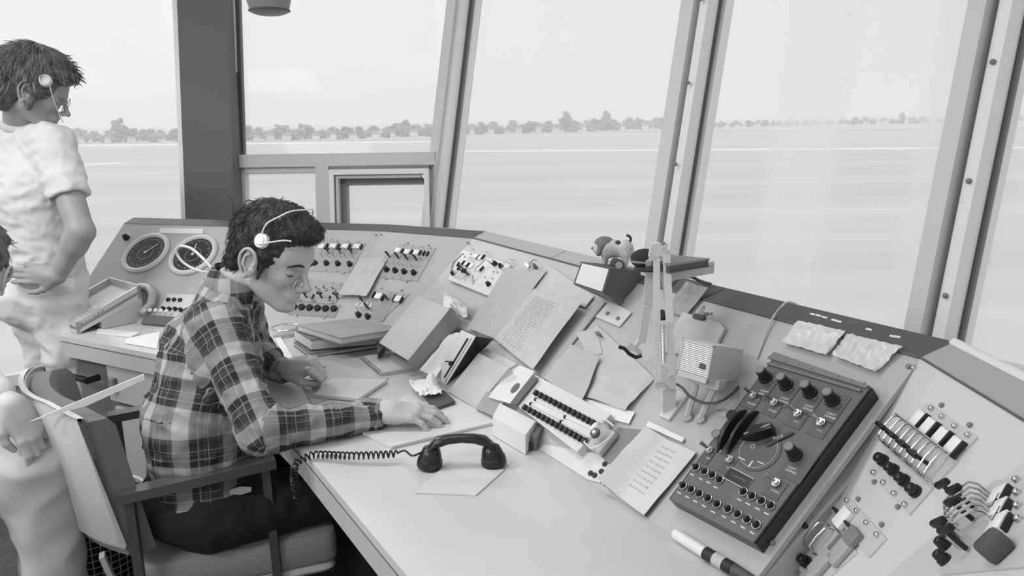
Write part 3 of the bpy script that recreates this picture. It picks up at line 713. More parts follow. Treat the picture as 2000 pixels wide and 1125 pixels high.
# wide chart sheets left of the middle of the panel
paper_on(PC, 'envelope', [(1068, 515), (1160, 578), (1143, 600), (1030, 560)], M_env, 'pale envelope tucked behind the big typed sheet on the sloping panel', 'envelope', .003)
px = z8((520, 350), (822, 372), (440, 868), (235, 792))
paper_on(PC, 'paper_sheet', px, M_paperg, 'long plain sheet clipped to the panel, left of the typed sheet', lift=.008, wav=.006, seed=1)
px = z8((722, 500), (1100, 620), (740, 1120), (432, 868))
ps = paper_on(PC, 'typed_sheet', px, mat('typed_paper', .73, .8, noise_amt=.03, nscale=40, stretch=(6, 1, 1)), 'large typed sheet hanging on the sloping panel with a lifted right edge', lift=.013, wav=.004, curl=lambda a, b: .016*a*a*a, seed=2)
px2 = z8((735, 520), (1070, 630), (735, 1080), (460, 870)); print_lines(PC, ps, px2, 20, .0165, mat('very_pale_ink', .68, .8), (.03, .90), hgt=.05)
r = empty('bulldog_clip', PC.P(1035, 525), 'metal clip holding the long plain sheet at its top', 'clip')
a_ = PC.L(1035, 525); 
obj('jaw', B().box((0, 0, .014), (.034, .012, .008), bev=.002).mesh('jaw'), M_chrome, r, M=PC.at(a_.x, a_.y, 0, -15))
obj('lever', B().tube([(.005, .004, .018), (.03, .018, .022), (.038, .012, .02), (.012, .002, .018)], .0013, 6).cyl((.03, .015, .0), .006, .006, .02, seg=12).mesh('lever'), M_mid, r, M=PC.at(a_.x, a_.y, 0, -15))
obj('hook', B().tube([(.0, .01, .014), (.002, .028, .012), (.006, .034, .004)], .002, 6).mesh('hook'), M_chrome, r, M=PC.at(a_.x, a_.y))
# loose sheets right of the seam
M_film = mat('plastic_covered_paper', .74, .5, noise_amt=.01, spec=.25)
p = paper_on(PC, 'plastic_sleeve', [(1163, 632), (1215, 672), (1278, 738), (1236, 803), (1128, 768)][:4][0:1]+[(1278, 738), (1225, 805), (1118, 768)], M_film, 'glossy plastic sleeve taped to the panel above the button rack', 'sleeve', .005, wav=.010, seed=4, curl=lambda a, b: .012*a*b)
p = paper_on(PC, 'paper_slip', [(1116, 674), (1174, 702), (1140, 795), (1062, 738)], M_paperg, 'pale slip with a curved corner lying left of the plastic sleeve', lift=.010, wav=.006, seed=5, curl=lambda a, b: .01*a)
p = paper_on(PC, 'paper_slip', [(1125, 650), (1166, 640), (1176, 690), (1150, 700)], M_env, 'small slip pinned above the plastic sleeve', lift=.006, seed=6)
paper_on(PC, 'tape_strip', [(1130, 775), (1240, 805), (1228, 828), (1180, 815)], M_white, 'white tape strip along the top of the button rack', 'tape', .006)
obj('pin_hook', B().tube([PC.P(1163, 648, .012), PC.P(1167, 655, .016), PC.P(1175, 658, .014), PC.P(1168, 648, .01)], .0018, 6), M_dark, None, label='tiny wire pin hooked in the slip above the plastic sleeve', cat='pin')
# dark chart by the lamp
paper_on(PC, 'chart', [(1340, 550), (1383, 562), (1338, 620), (1300, 605)], mat('dark_chart', .62, .7, noise_amt=.02, nscale=30), 'grey chart sheet stuck below the dark trim behind the lamp arm', 'chart', .006, wav=.004)
# clipboard
px = [(1337, 614), (1420, 637), (1395, 700), (1290, 690)]
cb = empty('clipboard', PC.P(1360, 660), 'pale clipboard with a dark spring clip, behind the louvred loudspeaker', 'clipboard')
obj('board', B().prism([PC.P(*q, .003) for q in [(1337, 614), (1408, 634), (1418, 645), (1404, 672), (1390, 700), (1290, 690)]], PC.n*.008), M_env, cb)
a_ = PC.L(1372, 628)
obj('clip', B().box((0, 0, .016), (.034, .012, .010), bev=.003).mesh('clip'), M_dark, cb, M=PC.at(a_.x, a_.y, 0, 3))
obj('clip_handle', B().tube([(-.004, .004, .018), (-.004, .022, .022), (-.001, .030, .022), (.003, .022, .022), (.003, .004, .018)], .0013, 6).box((.018, .008, .022), (.012, .008, .008), bev=.002).tube([(.018, .008, .02), (.032, .014, .022), (.034, .008, .02)], .0018, 6).mesh('clip_handle'), M_mid, cb, M=PC.at(a_.x, a_.y, 0, 3))
# button rack
rk = empty('button_rack', PC.P(1100, 820), 'pale long rack with two rows of dark buttons at the foot of the sloping panel', 'button rack')
z9 = Z(900, 680, 3.214)
obj('body', B().prism([PC.P(*q) for q in z9((500, 205), (975, 455), (765, 690), (385, 395))], PC.n*.024), M_panel5, rk)
m_btn = mm(B().box((0, 0, .005), (.0095, .014, .010), bev=.0015), 'button', M_blackm)
a0, a1 = z9((478, 287), (865, 492)); c0_, c1_ = z9((408, 378), (782, 588))
for k in range(14):
    t = k/13
    for (p0, p1) in ((a0, a1), (c0_, c1_)):
        u, v = p0[0]+(p1[0]-p0[0])*t, p0[1]+(p1[1]-p0[1])*t
        sub('button', m_btn, rk, PC.at(*(lambda q: (q.x, q.y))(PC.Mi @ PC.P(u, v, .024)), .024, 8))
for (s0, s1) in (z9((470, 322), (830, 505)), z9((440, 350), (640, 455)), z9((630, 462), (820, 560)), z9((655, 432), (850, 520))):
    q0, q1 = PC.P(*s0, .025), PC.P(*s1, .025)
    obj('slide_rod', B().tube([q0, q1], .0028, 8), M_white, rk)
    obj('slide_slot', B().sph(q0, .005, seg=10), M_black, rk)
g_ = PC.P(*z9((770, 600))[0], 0)
# bulb assembly on the end of the rack
M_clear = clearmat('clear_plastic', .9, .35)
ba = empty('indicator_bulb', PC.P(*z9((905, 600))[0]), 'clear plastic bulb with dark ring at the right end of the button rack', 'indicator')
pm = PC.atp(*z9((905, 600))[0], .012)
obj('bulb', B().sph((0, .006, .016), (.02, .026, .014), seg=20).sph((-.018, .024, .012), (.014, .018, .012), seg=16).mesh('bulb'), M_clear, ba, M=pm)
obj('ring', B().cyl((0, 0, .026), .012, .011, .007, seg=24).mesh('ring'), M_dark, ba, M=pm)
obj('stud', B().cyl((0, 0, .033), .005, .004, .003, seg=16).sph((-.02, .012, .024), (.008, .014, .006), seg=12).mesh('stud'), M_white, ba, M=pm)
obj('socket', B().box((.0, .0, .0), (.05, .06, .02), bev=.006).mesh('socket'), M_plate5, ba, M=pm)
obj('wires', B().tube([(-.03, -.01, .015), (-.02, -.028, .02), (.01, -.03, .018), (.025, -.015, .02), (.03, .01, .016)], .002, 6).tube([(-.03, .02, .015), (-.01, .04, .02), (.02, .036, .018)], .002, 6).mesh('wires'), M_white, ba, M=pm)
# rounded console box to the left of the rack and white block in front
sb_ = empty('socket_box', PC.P(*z9((380, 280))[0]), 'white rounded box with an oval hole and a long slot, left of the button rack', 'box')
obj('body', B().prism([PC.P(*q) for q in z9((410, 150), (505, 190), (350, 390), (215, 350), (250, 300), (330, 205))], PC.n*.03), M_panel5, sb_)
q = PC.P(*z9((341, 250))[0], .031)
obj('oval_hole', B().cyl((0, 0, 0), .013, .013, .002, seg=24).mesh('oval_hole'), M_dark, sb_, M=PC.at(*(PC.Mi @ q).xy, .030) @ Matrix.Diagonal((.8, 1.2, 1, 1)))
obj('slot', B().prism([PC.P(*q, .030) for q in z9((462, 178), (490, 190), (350, 362), (318, 350))], PC.n*.002), M_dark, sb_)
def slab(name, px, ztop, th, m, label, cat, group=None, bev=None):
    P = [onz(*p, ztop) for p in px]
    return obj(name, B().prism(P, (0, 0, -th)), m, None, label=label, cat=cat, group=group)
wb = empty('white_block', onz(1010, 830, .75), 'white plastic block at the worktop rear edge, left of the button rack', 'box')
obj('body', B().prism([onz(*q, .80) for q in z9((245, 345), (470, 458), (405, 545), (200, 430))], (0, 0, -.048)), M_white, wb)
obj('plug', B().prism([onz(*q, .785) for q in z9((478, 470), (520, 485), (470, 560), (425, 540))], (0, 0, -.033)), M_mid, wb)
obj('cord_grip', B().prism([onz(*q, .77) for q in z9((430, 515), (470, 535), (440, 600), (395, 585))], (0, 0, -.018)), M_dark, wb)
# ledge plate with screws below the rack
lp = empty('fixing_plate', PC.P(*z9((700, 720))[0]), 'pale fixing plate with dark screws under the button rack', 'plate')
obj('plate', B().prism([PC.P(*q) for q in z9((530, 610), (870, 670), (940, 740), (880, 850), (800, 830), (500, 640))], PC.n*.004), M_panel5, lp)
items(PC, lp, 'screw', mm(B().cyl((0, 0, 0), .006, .006, .003, seg=14).box((0, 0, .003), (.009, .0015, .001)), 'screw', M_blackm), z9((912, 735), (890, 782), (822, 793), (848, 806)), .004)
# dark recess and curled note pad
obj('recess', B().prism([PC.P(*q) for q in z9((990, 500), (1190, 520), (900, 870), (870, 690))], PC.n*.002), mat('recess_grey', .52, .7), cC)
def padcurl(a, b): return .020*(1-a)**3
paper_on(PC, 'note_pad', z9((1185, 520), (1478, 655), (1150, 1050), (905, 868)), M_paper, 'big pale note sheet with a rolled left edge, leaning at the foot of the panel', 'paper', .010, curl=lambda a, b: .03*max(0, .35-a)/.35*(.6+.4*b), wav=.003, nu=16)
obj('pad_backing', B().prism([PC.P(*q, .004) for q in z9((1190, 525), (1480, 660), (1165, 1060), (915, 872))], PC.n*.004), M_dark, None, label='dark backing board under the big pale note sheet', cat='board')
px = z9((1220, 560), (1440, 660), (1190, 960), (985, 830))
print_lines(PC, bpy.data.objects['note_pad'], px, 9, .0125, mat('faint_ink', .74, .8), (.25, .7), hgt=.05)
paper_on(PC, 'label_strip', z9((1178, 458), (1405, 565), (1390, 592), (1165, 492)), M_white, 'white label strip above the big pale note sheet', 'label', .006, th=.003)
# strip printer paper edge far right bottom: marker pens
mk = onz(1385, 1078, .765)
pen = empty('marker_pen', onz(1385, 1085, .75), 'white and black felt marker lying at the rear edge of the worktop', 'pen')
p0, p1, p2, p3 = onz(1318, 1042, .762), onz(1378, 1080, .762), onz(1432, 1112, .762), onz(1478, 1138, .76)
obj('barrel', B().tube([p0, along(p0, p1, .12), p1], [.009, .0105, .0105], 16), M_white, pen)
obj('cap', B().tube([p1, p2], .0115, 16), M_blackm, pen)
obj('tip', B().tube([p2, p3], [.0115, .008], 16), M_dark, pen)
lb = obj('label_band', B().tube([along(p1, p2, .35), along(p1, p2, .7)], .0119, 16), M_env, pen)
# ------------------------------------------------------------- radar control box
rb = empty('radar_control_box', PC.P(1510, 870), 'dark grey radar control box with knobs and toggles on the sloping panel', 'control box')
K = [(1512, 690), (1722, 742), (1482, 1066), (1305, 968)]
K = z4((500, 190), (903, 332), (412, 985), (52, 795))
bx = [PC.L(*q, .035) for q in K]; bx[1].x += .002; bx[2].x += .002
M_radar = mat('radar_face', .36, .5, noise_amt=.015, nscale=30); M_radl = mat('radar_plate_dark', .31, .45); M_radh = mat('radar_hinge', .44, .45)
xs = [bx[0].x, bx[1].x]
obj('case', B().hexa([PC.W(q.x, q.y, 0) for q in bx]+[PC.W(q.x, q.y, .030) for q in bx]), M_black, rb)
obj('face_plate', B().hexa([PC.W(q.x+(.006 if i in (0, 3) else -.003), q.y, .030) for i, q in enumerate(bx)]+[PC.W(q.x+(.006 if i in (0, 3) else -.003), q.y, .035) for i, q in enumerate(bx)]), M_radar, rb)
def RP(x, y, z=.035): return PC.at(*(PC.Mi @ PC.P(*z4((x, y))[0], z)).xy, z)
def RW(x, y, z=.035): return PC.P(*z4((x, y))[0], z)
obj('hinge', B().tube([RW(470, 235, .037), RW(860, 350, .037)], .003, 8).prism([RW(500, 190), RW(895, 330), RW(880, 342), RW(470, 215)], PC.n*.003), M_radh, rb)
for x, y in ((545, 228), (600, 240), (655, 255), (710, 272), (765, 288), (820, 305), (875, 318)): sub('rivet', m_dscrew, rb, RP(x, y, .037) @ Matrix.Scale(.6, 4))
M_let = mat('white_lettering', .82, .6)
m_rk = mm(B().cyl((0, 0, 0), .014, .013, .006, seg=20).cyl((0, 0, .006), .0105, .0098, .020, seg=14).cyl((0, 0, .026), .0095, .008, .003, seg=14), 'rotary_knob', M_blackm)
m_rkt = mm(B().cyl((0, 0, 0), .0088, .0075, .002, seg=20), 'knob_cap', M_mid)
for x, y in ((462, 290), (548, 320), (648, 352), (742, 385)):
    pl_ = obj('dimmer_plate', B().box((-.004, -.008, .0005), (.044, .062, .002)).mesh('dimmer_plate'), M_radl, rb, M=RP(x+12, y+25))
    k_ = sub('rotary_knob', m_rk, rb, RP(x, y+8, .036)); sub('knob_cap', m_rkt, k_, RP(x, y+8, .036) @ Matrix.Translation((0, 0, .029)))
    txt('LIGHT', .0062, RP(x-6, y+62, .0368), M_let, pl_); txt('DIMMER', .0062, RP(x-11, y+76, .0368), M_let, pl_)
    d = B()
    for a in range(-1, 4): d.sph((.017*math.cos(a*.6), .017*math.sin(a*.6), .0), .0009, seg=6)
    obj('dial_dots', d.mesh('dial_dots'), M_let, pl_, M=RP(x+6, y+2, .0372))
for x, y in ((585, 612),):
    pl_ = obj('dimmer_plate', B().box((0, -.01, .0005), (.046, .058, .002)).mesh('dimmer_plate'), M_radl, rb, M=RP(x+22, y+35))
    k_ = sub('rotary_knob', m_rk, rb, RP(x, y+8, .036)); sub('knob_cap', m_rkt, k_, RP(x, y+8, .036) @ Matrix.Translation((0, 0, .029)))
    txt('LIGHT', .0062, RP(x-12, y+62, .0368), M_let, pl_); txt('DIMMER', .0062, RP(x-18, y+76, .0368), M_let, pl_)
for (x, y), s in zip(((410, 372), (498, 402), (598, 448), (695, 485), (508, 738), (228, 600), (312, 640)), ('RADAR', 'SWEEP', 'STC', 'FTC', 'VIDEO', 'ON', 'ON')):
    pl_ = obj('toggle_plate', B().box((0, -.006, .0005), (.034 if x > 350 else .022, .036, .002)).mesh('toggle_plate'), M_radl, rb, M=RP(x, y+10))
    sub('toggle', m_toggle, pl_, RP(x, y, .037) @ Matrix.Rotation(R(30), 4, 'Z') @ Matrix.Scale(1.35, 4)); txt(s, .006, RP(x-8, y+32, .0368), M_let, pl_)
m_rt = mm(B().ring((0, 0, .002), .0055, .0016, seg=16, ts=6).cyl((0, 0, 0), .0065, .006, .002, seg=16).cyl((0.001, -.001, .002), .0036, .003, .009, seg=10), 'push_switch', M_blackm)
m_rg = mm(B().ring((0, 0, .002), .0062, .0012, seg=16, ts=6), 'switch_ring', M_chrome)
rows = [[(172, 672), (208, 690), (240, 704), (270, 724)], [(118, 748), (152, 765), (186, 783), (222, 802), (260, 826), (306, 846), (346, 868), (386, 890), (424, 912)], [(370, 775), (406, 792), (446, 812), (484, 832)]]
tx = B()
for rw_ in rows:
    for x, y in rw_:
        s_ = sub('push_switch', m_rt, rb, RP(x, y, .035) @ Matrix.Scale(1.15, 4)); sub('switch_ring', m_rg, s_, RP(x, y, .035) @ Matrix.Scale(1.15, 4))
        tx.box((0, -.014, .0003), (.010, .0022, .0006), RP(x, y+4, .035))
obj('lettering', tx, M_let, rb)
# centre selector: scale disc, bar pointer, fin handles
obj('scale_disc', B().cyl((0, 0, 0), .043, .043, .0015, seg=40).mesh('scale_disc'), M_radl, rb, M=RP(432, 600, .035))
obj('scale_marks', B().ring((0, 0, .002), .036, .0004, seg=40, ts=4).box((-.018, -.028, .002), (.016, .002, .0006)).box((.004, -.030, .002), (.003, .014, .0006)).box((.02, -.02, .002), (.014, .002, .0006)).ring((-.014, .002, .002), .004, .0006, seg=16, ts=4).mesh('scale_marks'), M_let, rb, M=RP(432, 600, .035))
def fin(x0, y0, x1, y1, h, wd, nm):
    a, c = RW(x0, y0), RW(x1, y1); d = (c-a); n = d.cross(PC.n).normalized()*wd; b = B(); L1 = []; L2 = []
    N = 10
    for i in range(N+1):
        t = i/N; p = a+d*t; L1.append(p); L2.append(p+PC.n*(h*math.sin(math.pi*t)**.6+.001))
    lp = L1+L2[::-1]
    b.prism([q-n for q in lp], n*2); return obj(nm, b, M_black, rb)
fin(262, 610, 380, 430, .022, .003, 'blade_handle'); fin(300, 615, 430, 435, .022, .003, 'blade_handle')
pt_ = B(); a, c = RW(368, 560), RW(502, 520); d = (c-a); n = d.cross(PC.n).normalized()
pt_.bridge([[a+PC.n*.004+n*.001, a+PC.n*.004-n*.001, a+PC.n*.010-n*.001, a+PC.n*.010+n*.001], [along(a, c, .4)+n*.011, along(a, c, .4)-n*.011, along(a, c, .4)-n*.009+PC.n*.024, along(a, c, .4)+n*.009+PC.n*.024],
            [c+n*.010, c-n*.010, c-n*.008+PC.n*.022, c+n*.008+PC.n*.022]])
po = obj('pointer_knob', pt_, M_black, rb); obj('pointer_line', B().tube([along(a, c, .15)+PC.n*.019, c+PC.n*.024], .0008, 6), M_let, po)
obj('index_bar', B().prism([RW(455, 570, .037), RW(572, 520, .037), RW(582, 528, .037), RW(470, 585, .037)], PC.n*.002), M_black, rb)
txt('PULSE', .007, RP(515, 545, .0395) @ Matrix.Rotation(R(48), 4, 'Z'), M_let, rb)
obj('vent_cap', B().cyl((0, 0, 0), .012, .011, .008, seg=20).mesh('vent_cap'), M_black, rb, M=RP(325, 458))
obj('vent_cap', B().cyl((0, 0, 0), .009, .008, .010, seg=20).ring((0, 0, .01), .0085, .0012, seg=24).mesh('vent_cap'), M_mid, rb, M=RP(262, 540))
wd_ = obj('display_window', B().prism([RW(315, 668, .036), RW(412, 718, .036), RW(378, 762, .036), RW(283, 712, .036)], PC.n*.001), M_black, rb)
obj('window_rim', B().tube([RW(315, 668, .037), RW(412, 718, .037), RW(378, 762, .037), RW(283, 712, .037)], .0009, 6, closed=True), M_let, wd_)
txt('CHANNEL', .008, RP(348, 714, .0373), mat('dim_lettering', .45), wd_)
# two crinkled plastic sheets above the box
M_plas = clearmat('crinkled_plastic', .86, .88, .25)
def crk(s):
    return lambda a, b: .006+.008*abs(noise.noise(V((a*5+s, b*4, s)))) + .012*max(0, b-.6)
for px, s, lab in ((z4((600, 65), (800, 108), (720, 215), (535, 160)), 3, 'crinkled clear plastic sheet above the radar control box, left of the pair'), (z4((808, 118), (1040, 175), (925, 285), (748, 215)), 9, 'crinkled clear plastic sheet above the radar control box, right of the pair')):
    q = quadf([PC.P(*p, .002) for p in px]); f = crk(s)
    obj('plastic_sheet', B().sheet(lambda a, b: q(a, b)+PC.n*(f(a, b)+.004*noise.noise(V((a*14, b*2, s)))), 26, 14, .0006, PC.n), M_plas, None, label=lab, cat='plastic sheet')
for x, y in ((665, 62), (690, 68), (715, 76), (755, 88), (775, 94), (900, 128), (1000, 158), (1018, 160)): obj('tape_mark', B().box((0, .006, .0005), (.012, .004, .0006)).mesh('tape_mark'), M_white, cC, M=PC.atp(*z4((x, y))[0], .018))
# ------------------------------------------------------------- loudspeaker with louvres
spk = empty('desk_loudspeaker', PC.P(1385, 770), 'pale boxy loudspeaker with a louvred front, on brackets on the sloping panel', 'loudspeaker')
z8b = Z(1050, 430, 2.678)
FR = z8b((772, 612), (935, 660), (885, 862), (722, 800))
# body: front rectangle built in real size, standing out from the panel
c_ = PC.P(*z8b((830, 735))[0], .12)
def spk_frame():
    n_ = (CO-c_); n_ = V((-.72, -.66, .20)).normalized(); x_ = V((.66, -.75, 0)); x_ = (x_-n_*x_.dot(n_)).normalized(); y_ = n_.cross(x_)
    return Matrix(((x_.x, y_.x, n_.x, c_.x), (x_.y, y_.y, n_.y, c_.y), (x_.z, y_.z, n_.z, c_.z), (0, 0, 0, 1)))
SM = spk_frame()
def onSM(px): o = V(SM.translation); n_ = SM.col[2].xyz; return SM.inverted() @ onpl(*px, o, n_)
fc = [onSM(q) for q in FR]; sw = (fc[1]-fc[0]).length; sh = (fc[3]-fc[0]).length
cx_, cy_ = sum(q.x for q in fc)/4, sum(q.y for q in fc)/4
SM = SM @ Matrix.Translation((cx_, cy_, 0)) @ Matrix.Rotation(math.atan2((fc[1]-fc[0]).y, (fc[1]-fc[0]).x)*.6, 4, 'Z')
b = B(); hw, hh, dp_ = sw/2, sh/2, .115
b.bridge([[(-hw, -hh, 0), (hw, -hh, 0), (hw, hh, 0), (-hw, hh, 0)], [(-hw, -hh, -.02), (hw, -hh, -.02), (hw, hh, -.02), (-hw, hh, -.02)], [(-hw*.95, -hh*.9, -dp_), (hw*.95, -hh*.9, -dp_), (hw*.95, hh*.75, -dp_), (-hw*.95, hh*.75, -dp_)]])
obj('cabinet', b.mesh('cabinet', False), mat('speaker_enamel', .74, .45), spk, M=SM)
g_ = B(); N = 17
for k in range(N):
    y = hh*.9 - (k+.5)*(hh*1.62/N); g_.box((0, 0, .0), (sw*.9, hh*1.62/N*.62, .005), Matrix.Translation((0, y, .0015)) @ Matrix.Rotation(R(-28), 4, 'X'))
obj('louvres', g_.mesh('louvres', False), M_white, spk, M=SM)
obj('front_frame', B().box((0, hh*.95, .002), (sw, hh*.10, .006)).box((0, -hh*.86, .002), (sw, hh*.28, .006)).box((-hw*.95, 0, .002), (sw*.05, sh, .006)).box((hw*.96, 0, .002), (sw*.04, sh, .006)).box((0, .0, -.001), (sw*.95, sh*.95, .002)).mesh('front_frame', False), M_env, spk, M=SM)
obj('badge', B().box((hw*.55, -hh*.18, .005), (.014, .010, .003), bev=.002).mesh('badge'), M_dark, spk, M=SM)
fb = B(); q0 = PC.P(*z8b((790, 1035))[0]); q1 = PC.P(*z8b((860, 1045))[0])
sb0 = SM @ V((-hw*.3, -hh*.9, -.04)); sb1 = SM @ V((hw*.75, -hh*.9, -.05))
fb.tube([sb0, q0+PC.n*.006], [.006, .007], 6).tube([sb1, q1+PC.n*.006], [.006, .007], 6)
obj('bracket', fb, M_env, spk)
fb = B(); fb.cyl((0, 0, 0), .012, .012, .008, PC.atp(*z8b((790, 1035))[0]), 16).cyl((0, 0, 0), .012, .012, .008, PC.atp(*z8b((858, 1045))[0]), 16)
obj('foot', fb, M_plate, spk)
obj('hinge_plate', B().box((0, 0, 0), (.075, .022, .03), bev=.003).mesh('hinge_plate'), M_env, spk, M=SM @ Matrix.Translation((hw*.2, -hh*1.05, -.04)))
# ------------------------------------------------------------- articulated lamp arm
la = empty('lamp_arm', PC.P(1308, 810), 'cream articulated spring arm standing on the panel in front of the books', 'lamp arm')
base = PC.P(*z8b((690, 1015))[0])
def A(x, y, Y): return aty(*z8b((x, y))[0], Y)
Yj = base.y - .02
topj = A(640, 150, Yj+.06); elb = A(690, 865, Yj)
obj('upright', B().bridge([[base+V((-.014, 0, 0)), base+V((.014, 0, 0)), base+V((.014, .02, 0)), base+V((-.014, .02, 0))], [elb+V((-.014, 0, -.01)), elb+V((.014, 0, -.01)), elb+V((.014, .02, -.01)), elb+V((-.014, .02, -.01))]]), mat('cream_arm', .82, .35), la)
Mcream = mat('cream_arm', .82, .35)
def flat(a, c, wd, th=.006):
    d = (c-a).normalized(); y_ = V((0, 1, 0)); y_ = (y_-d*y_.dot(d)).normalized(); x_ = d.cross(y_)
    return B().bridge([[p+x_*wd/2*i+y_*th/2*j for i, j in ((-1, -1), (1, -1), (1, 1), (-1, 1))] for p in (a, c)])
obj('arm_bar', flat(A(622, 200, Yj+.05), A(628, 868, Yj-.01), .013), Mcream, la)
obj('arm_bar', flat(A(672, 160, Yj+.05), A(706, 820, Yj-.01), .015), Mcream, la)
obj('arm_bar', flat(A(650, 190, Yj+.07), A(690, 560, Yj+.02), .010), Mcream, la)
obj('arm_bar', flat(A(592, 210, Yj+.09), A(575, 455, Yj+.11), .019), Mcream, la)
obj('arm_bar', flat(A(572, 450, Yj+.10), A(545, 640, Yj+.12), .017), Mcream, la)
def spring(a, c, r, turns, w):
    n = int(turns*10); d = (c-a); x_ = d.orthogonal().normalized(); y_ = d.normalized().cross(x_)
    return B().tube([a+d*(i/n)+(x_*math.cos(i*.6283)+y_*math.sin(i*.6283))*r for i in range(n+1)], w, 5)
obj('spring', spring(A(655, 545, Yj), A(660, 745, Yj), .004, 26, .0011), M_chrome, la)
obj('cross_piece', flat(A(628, 540, Yj), A(680, 535, Yj), .008), Mcream, la)
obj('joint_plate', B().prism([A(596, 125, Yj+.05), A(640, 118, Yj+.05), A(682, 152, Yj+.05), A(655, 180, Yj+.05), A(600, 215, Yj+.05), A(583, 190, Yj+.05)], (0, .012, 0)), Mcream, la)
m_bolt = mm(B().cyl((0, 0, 0), .006, .006, .006, seg=12), 'bolt', M_chrome)
def bolt(x, y, Y, s=1): sub('bolt', m_bolt, la, Matrix.Translation(A(x, y, Y)) @ Matrix.Rotation(R(90), 4, 'X') @ Matrix.Scale(s, 4))
for x, y in ((592, 195), (668, 158), (628, 865), (650, 860), (706, 825)): bolt(x, y, Yj+.045 if y < 300 else Yj-.015, .9)
obj('knuckle', B().prism([A(640, 765, Yj-.01), A(665, 775, Yj-.01), A(720, 830, Yj-.01), A(722, 885, Yj-.01), A(668, 885, Yj-.01)], (0, .016, 0)), Mcream, la)
obj('claw', B().prism([A(515, 645, Yj+.12), A(540, 618, Yj+.12), A(546, 640, Yj+.12), A(525, 668, Yj+.12), A(548, 695, Yj+.12), A(535, 712, Yj+.12), A(500, 680, Yj+.12)], (0, .014, 0)), Mcream, la)
bolt(490, 662, Yj+.11, 1.3)
obj('black_hook', B().tube([A(425, 662, Yj+.12), A(455, 672, Yj+.12), A(480, 700, Yj+.12), A(515, 718, Yj+.12), A(545, 708, Yj+.12)], .0045, 8), M_black, la)
q = PC.L(*z8b((690, 1015))[0])
obj('base_plate', B().box((.0, .02, .004), (.03, .07, .008), bev=.002).mesh('base_plate'), Mcream, la, M=PC.at(q.x, q.y))
obj('clamp_screw', B().tube([PC.P(*z8b((650, 480))[0], .02), PC.P(*z8b((655, 520))[0], .02)], .008, 8).mesh('x'), M_black, la)
cb_ = [A(728, 858, Yj-.01), A(760, 880, Yj-.03), A(800, 925, Yj-.05), A(870, 955, Yj-.07), A(950, 950, Yj-.09), A(1020, 905, Yj-.06), A(1060, 850, Yj+.0), A(1062, 790, Yj+.06)]
def smooth(pts, n=6):
    out = []
    for i in range(len(pts)-1):
        p0, p1, p2, p3 = pts[max(i-1, 0)], pts[i], pts[i+1], pts[min(i+2, len(pts)-1)]
        for k in range(n):
            t = k/n; out.append(.5*((2*p1)+(p2-p0)*t+(2*p0-5*p1+4*p2-p3)*t*t+(3*p1-p0-3*p2+p3)*t**3))
    return out+[pts[-1]]
obj('speaker_cable', B().tube(smooth(cb_), .0028, 8), M_dark, None, label='dark cable looping from the lamp arm under the loudspeaker', cat='cable')
# ------------------------------------------------------------- things on the console top
def toplevel(u, v, d=.0): return onz(u, v, 1.10+d)
# display box hanging over the panel
ds = empty('display_box', PC.P(1200, 560, .05), 'dark box with a blank white front window on the console top, beside the toy dog', 'display box')
Yb = 1.95
# frame: front faces left-down towards the controllers
f_tl, f_tr, f_br, f_bl = [aty(*q, Yb+o) for q, o in zip(z8b((233, 217), (390, 252), (350, 385), (192, 333)), (.02, -.05, -.05, .02))]
bk = V((.21, .10, -.02)); bkl = V((.21, .10, .045))
r_t = aty(*z8b((590, 270))[0], Yb+.06); r_b = aty(*z8b((580, 432))[0], Yb+.06); r_b2 = aty(*z8b((412, 435))[0], Yb-.03)
l_t = f_tl+(r_t-f_tr); l_b = f_bl+(r_b-f_br)
M_box = mat('display_box_grey', .36, .6)
b = B(); P = [f_tl, f_tr, f_br, f_bl]; 
b.bridge([P, [l_t, r_t, r_b, l_b]]); obj('housing', b, M_box, ds)
b = B(); b.prism([f_br, r_b2, r_b, l_b, f_bl][::-1], (0, 0, -.003)); obj('underside', b, mat('display_box_under', .5, .6), ds)
ct = (f_tl+f_tr+f_br+f_bl)/4; nf = (f_tr-f_tl).cross(f_bl-f_tl).normalized(); nf = nf if nf.dot(CO-ct) > 0 else -nf
def ins(k): return [ct+(p-ct)*k for p in P]
obj('front_rim', B().prism([p+nf*.0005 for p in P], nf*.003), M_dark, ds)
obj('white_window', B().prism([p+nf*.0035 for p in ins(.88)], nf*.002), M_white, ds)
dtop = (f_tl+f_tr)/2
# books behind the lamp arm
def slab4(name, P, th, m, label, cat, parent=None):
    return obj(name, B().prism(P, (0, 0, -th)), m, parent, label=label, cat=cat)
def P8(pts, z): return [onz(*q, z) for q in z8b(*pts)]
zb = 1.21
bt = empty('thick_book', onz(*z8b((800, 230))[0], zb-.06), 'dark covered book lying on the pale box behind the lamp arm', 'book')
tp = P8([(560, 195), (700, 180), (900, 200), (690, 232)], zb); tp2 = [p-V((0, 0, .014)) for p in tp]
obj('cover', B().prism(tp, (0, 0, -.004)), M_mid, bt); obj('pages', B().prism([along(sum(tp, V())/4, p, .97)-V((0, 0, .0042)) for p in tp], (0, 0, -.010)), M_dark, bt); obj('back_cover', B().prism([p-V((0, 0, .0144)) for p in tp], (0, 0, -.004)), M_dark, bt)
pb = empty('pale_case', onz(*z8b((800, 270))[0], zb-.06), 'flat pale case under the dark book on the console top', 'case')
tq = P8([(540, 225), (720, 195), (925, 217), (680, 258)], zb-.019)
obj('case_body', B().prism(tq, (0, 0, -.026)), M_env, pb); obj('case_lid_line', B().prism([along(sum(tq, V())/4, p, 1.005)-V((0, 0, .008)) for p in tq], (0, 0, -.0015)), M_mid, pb)
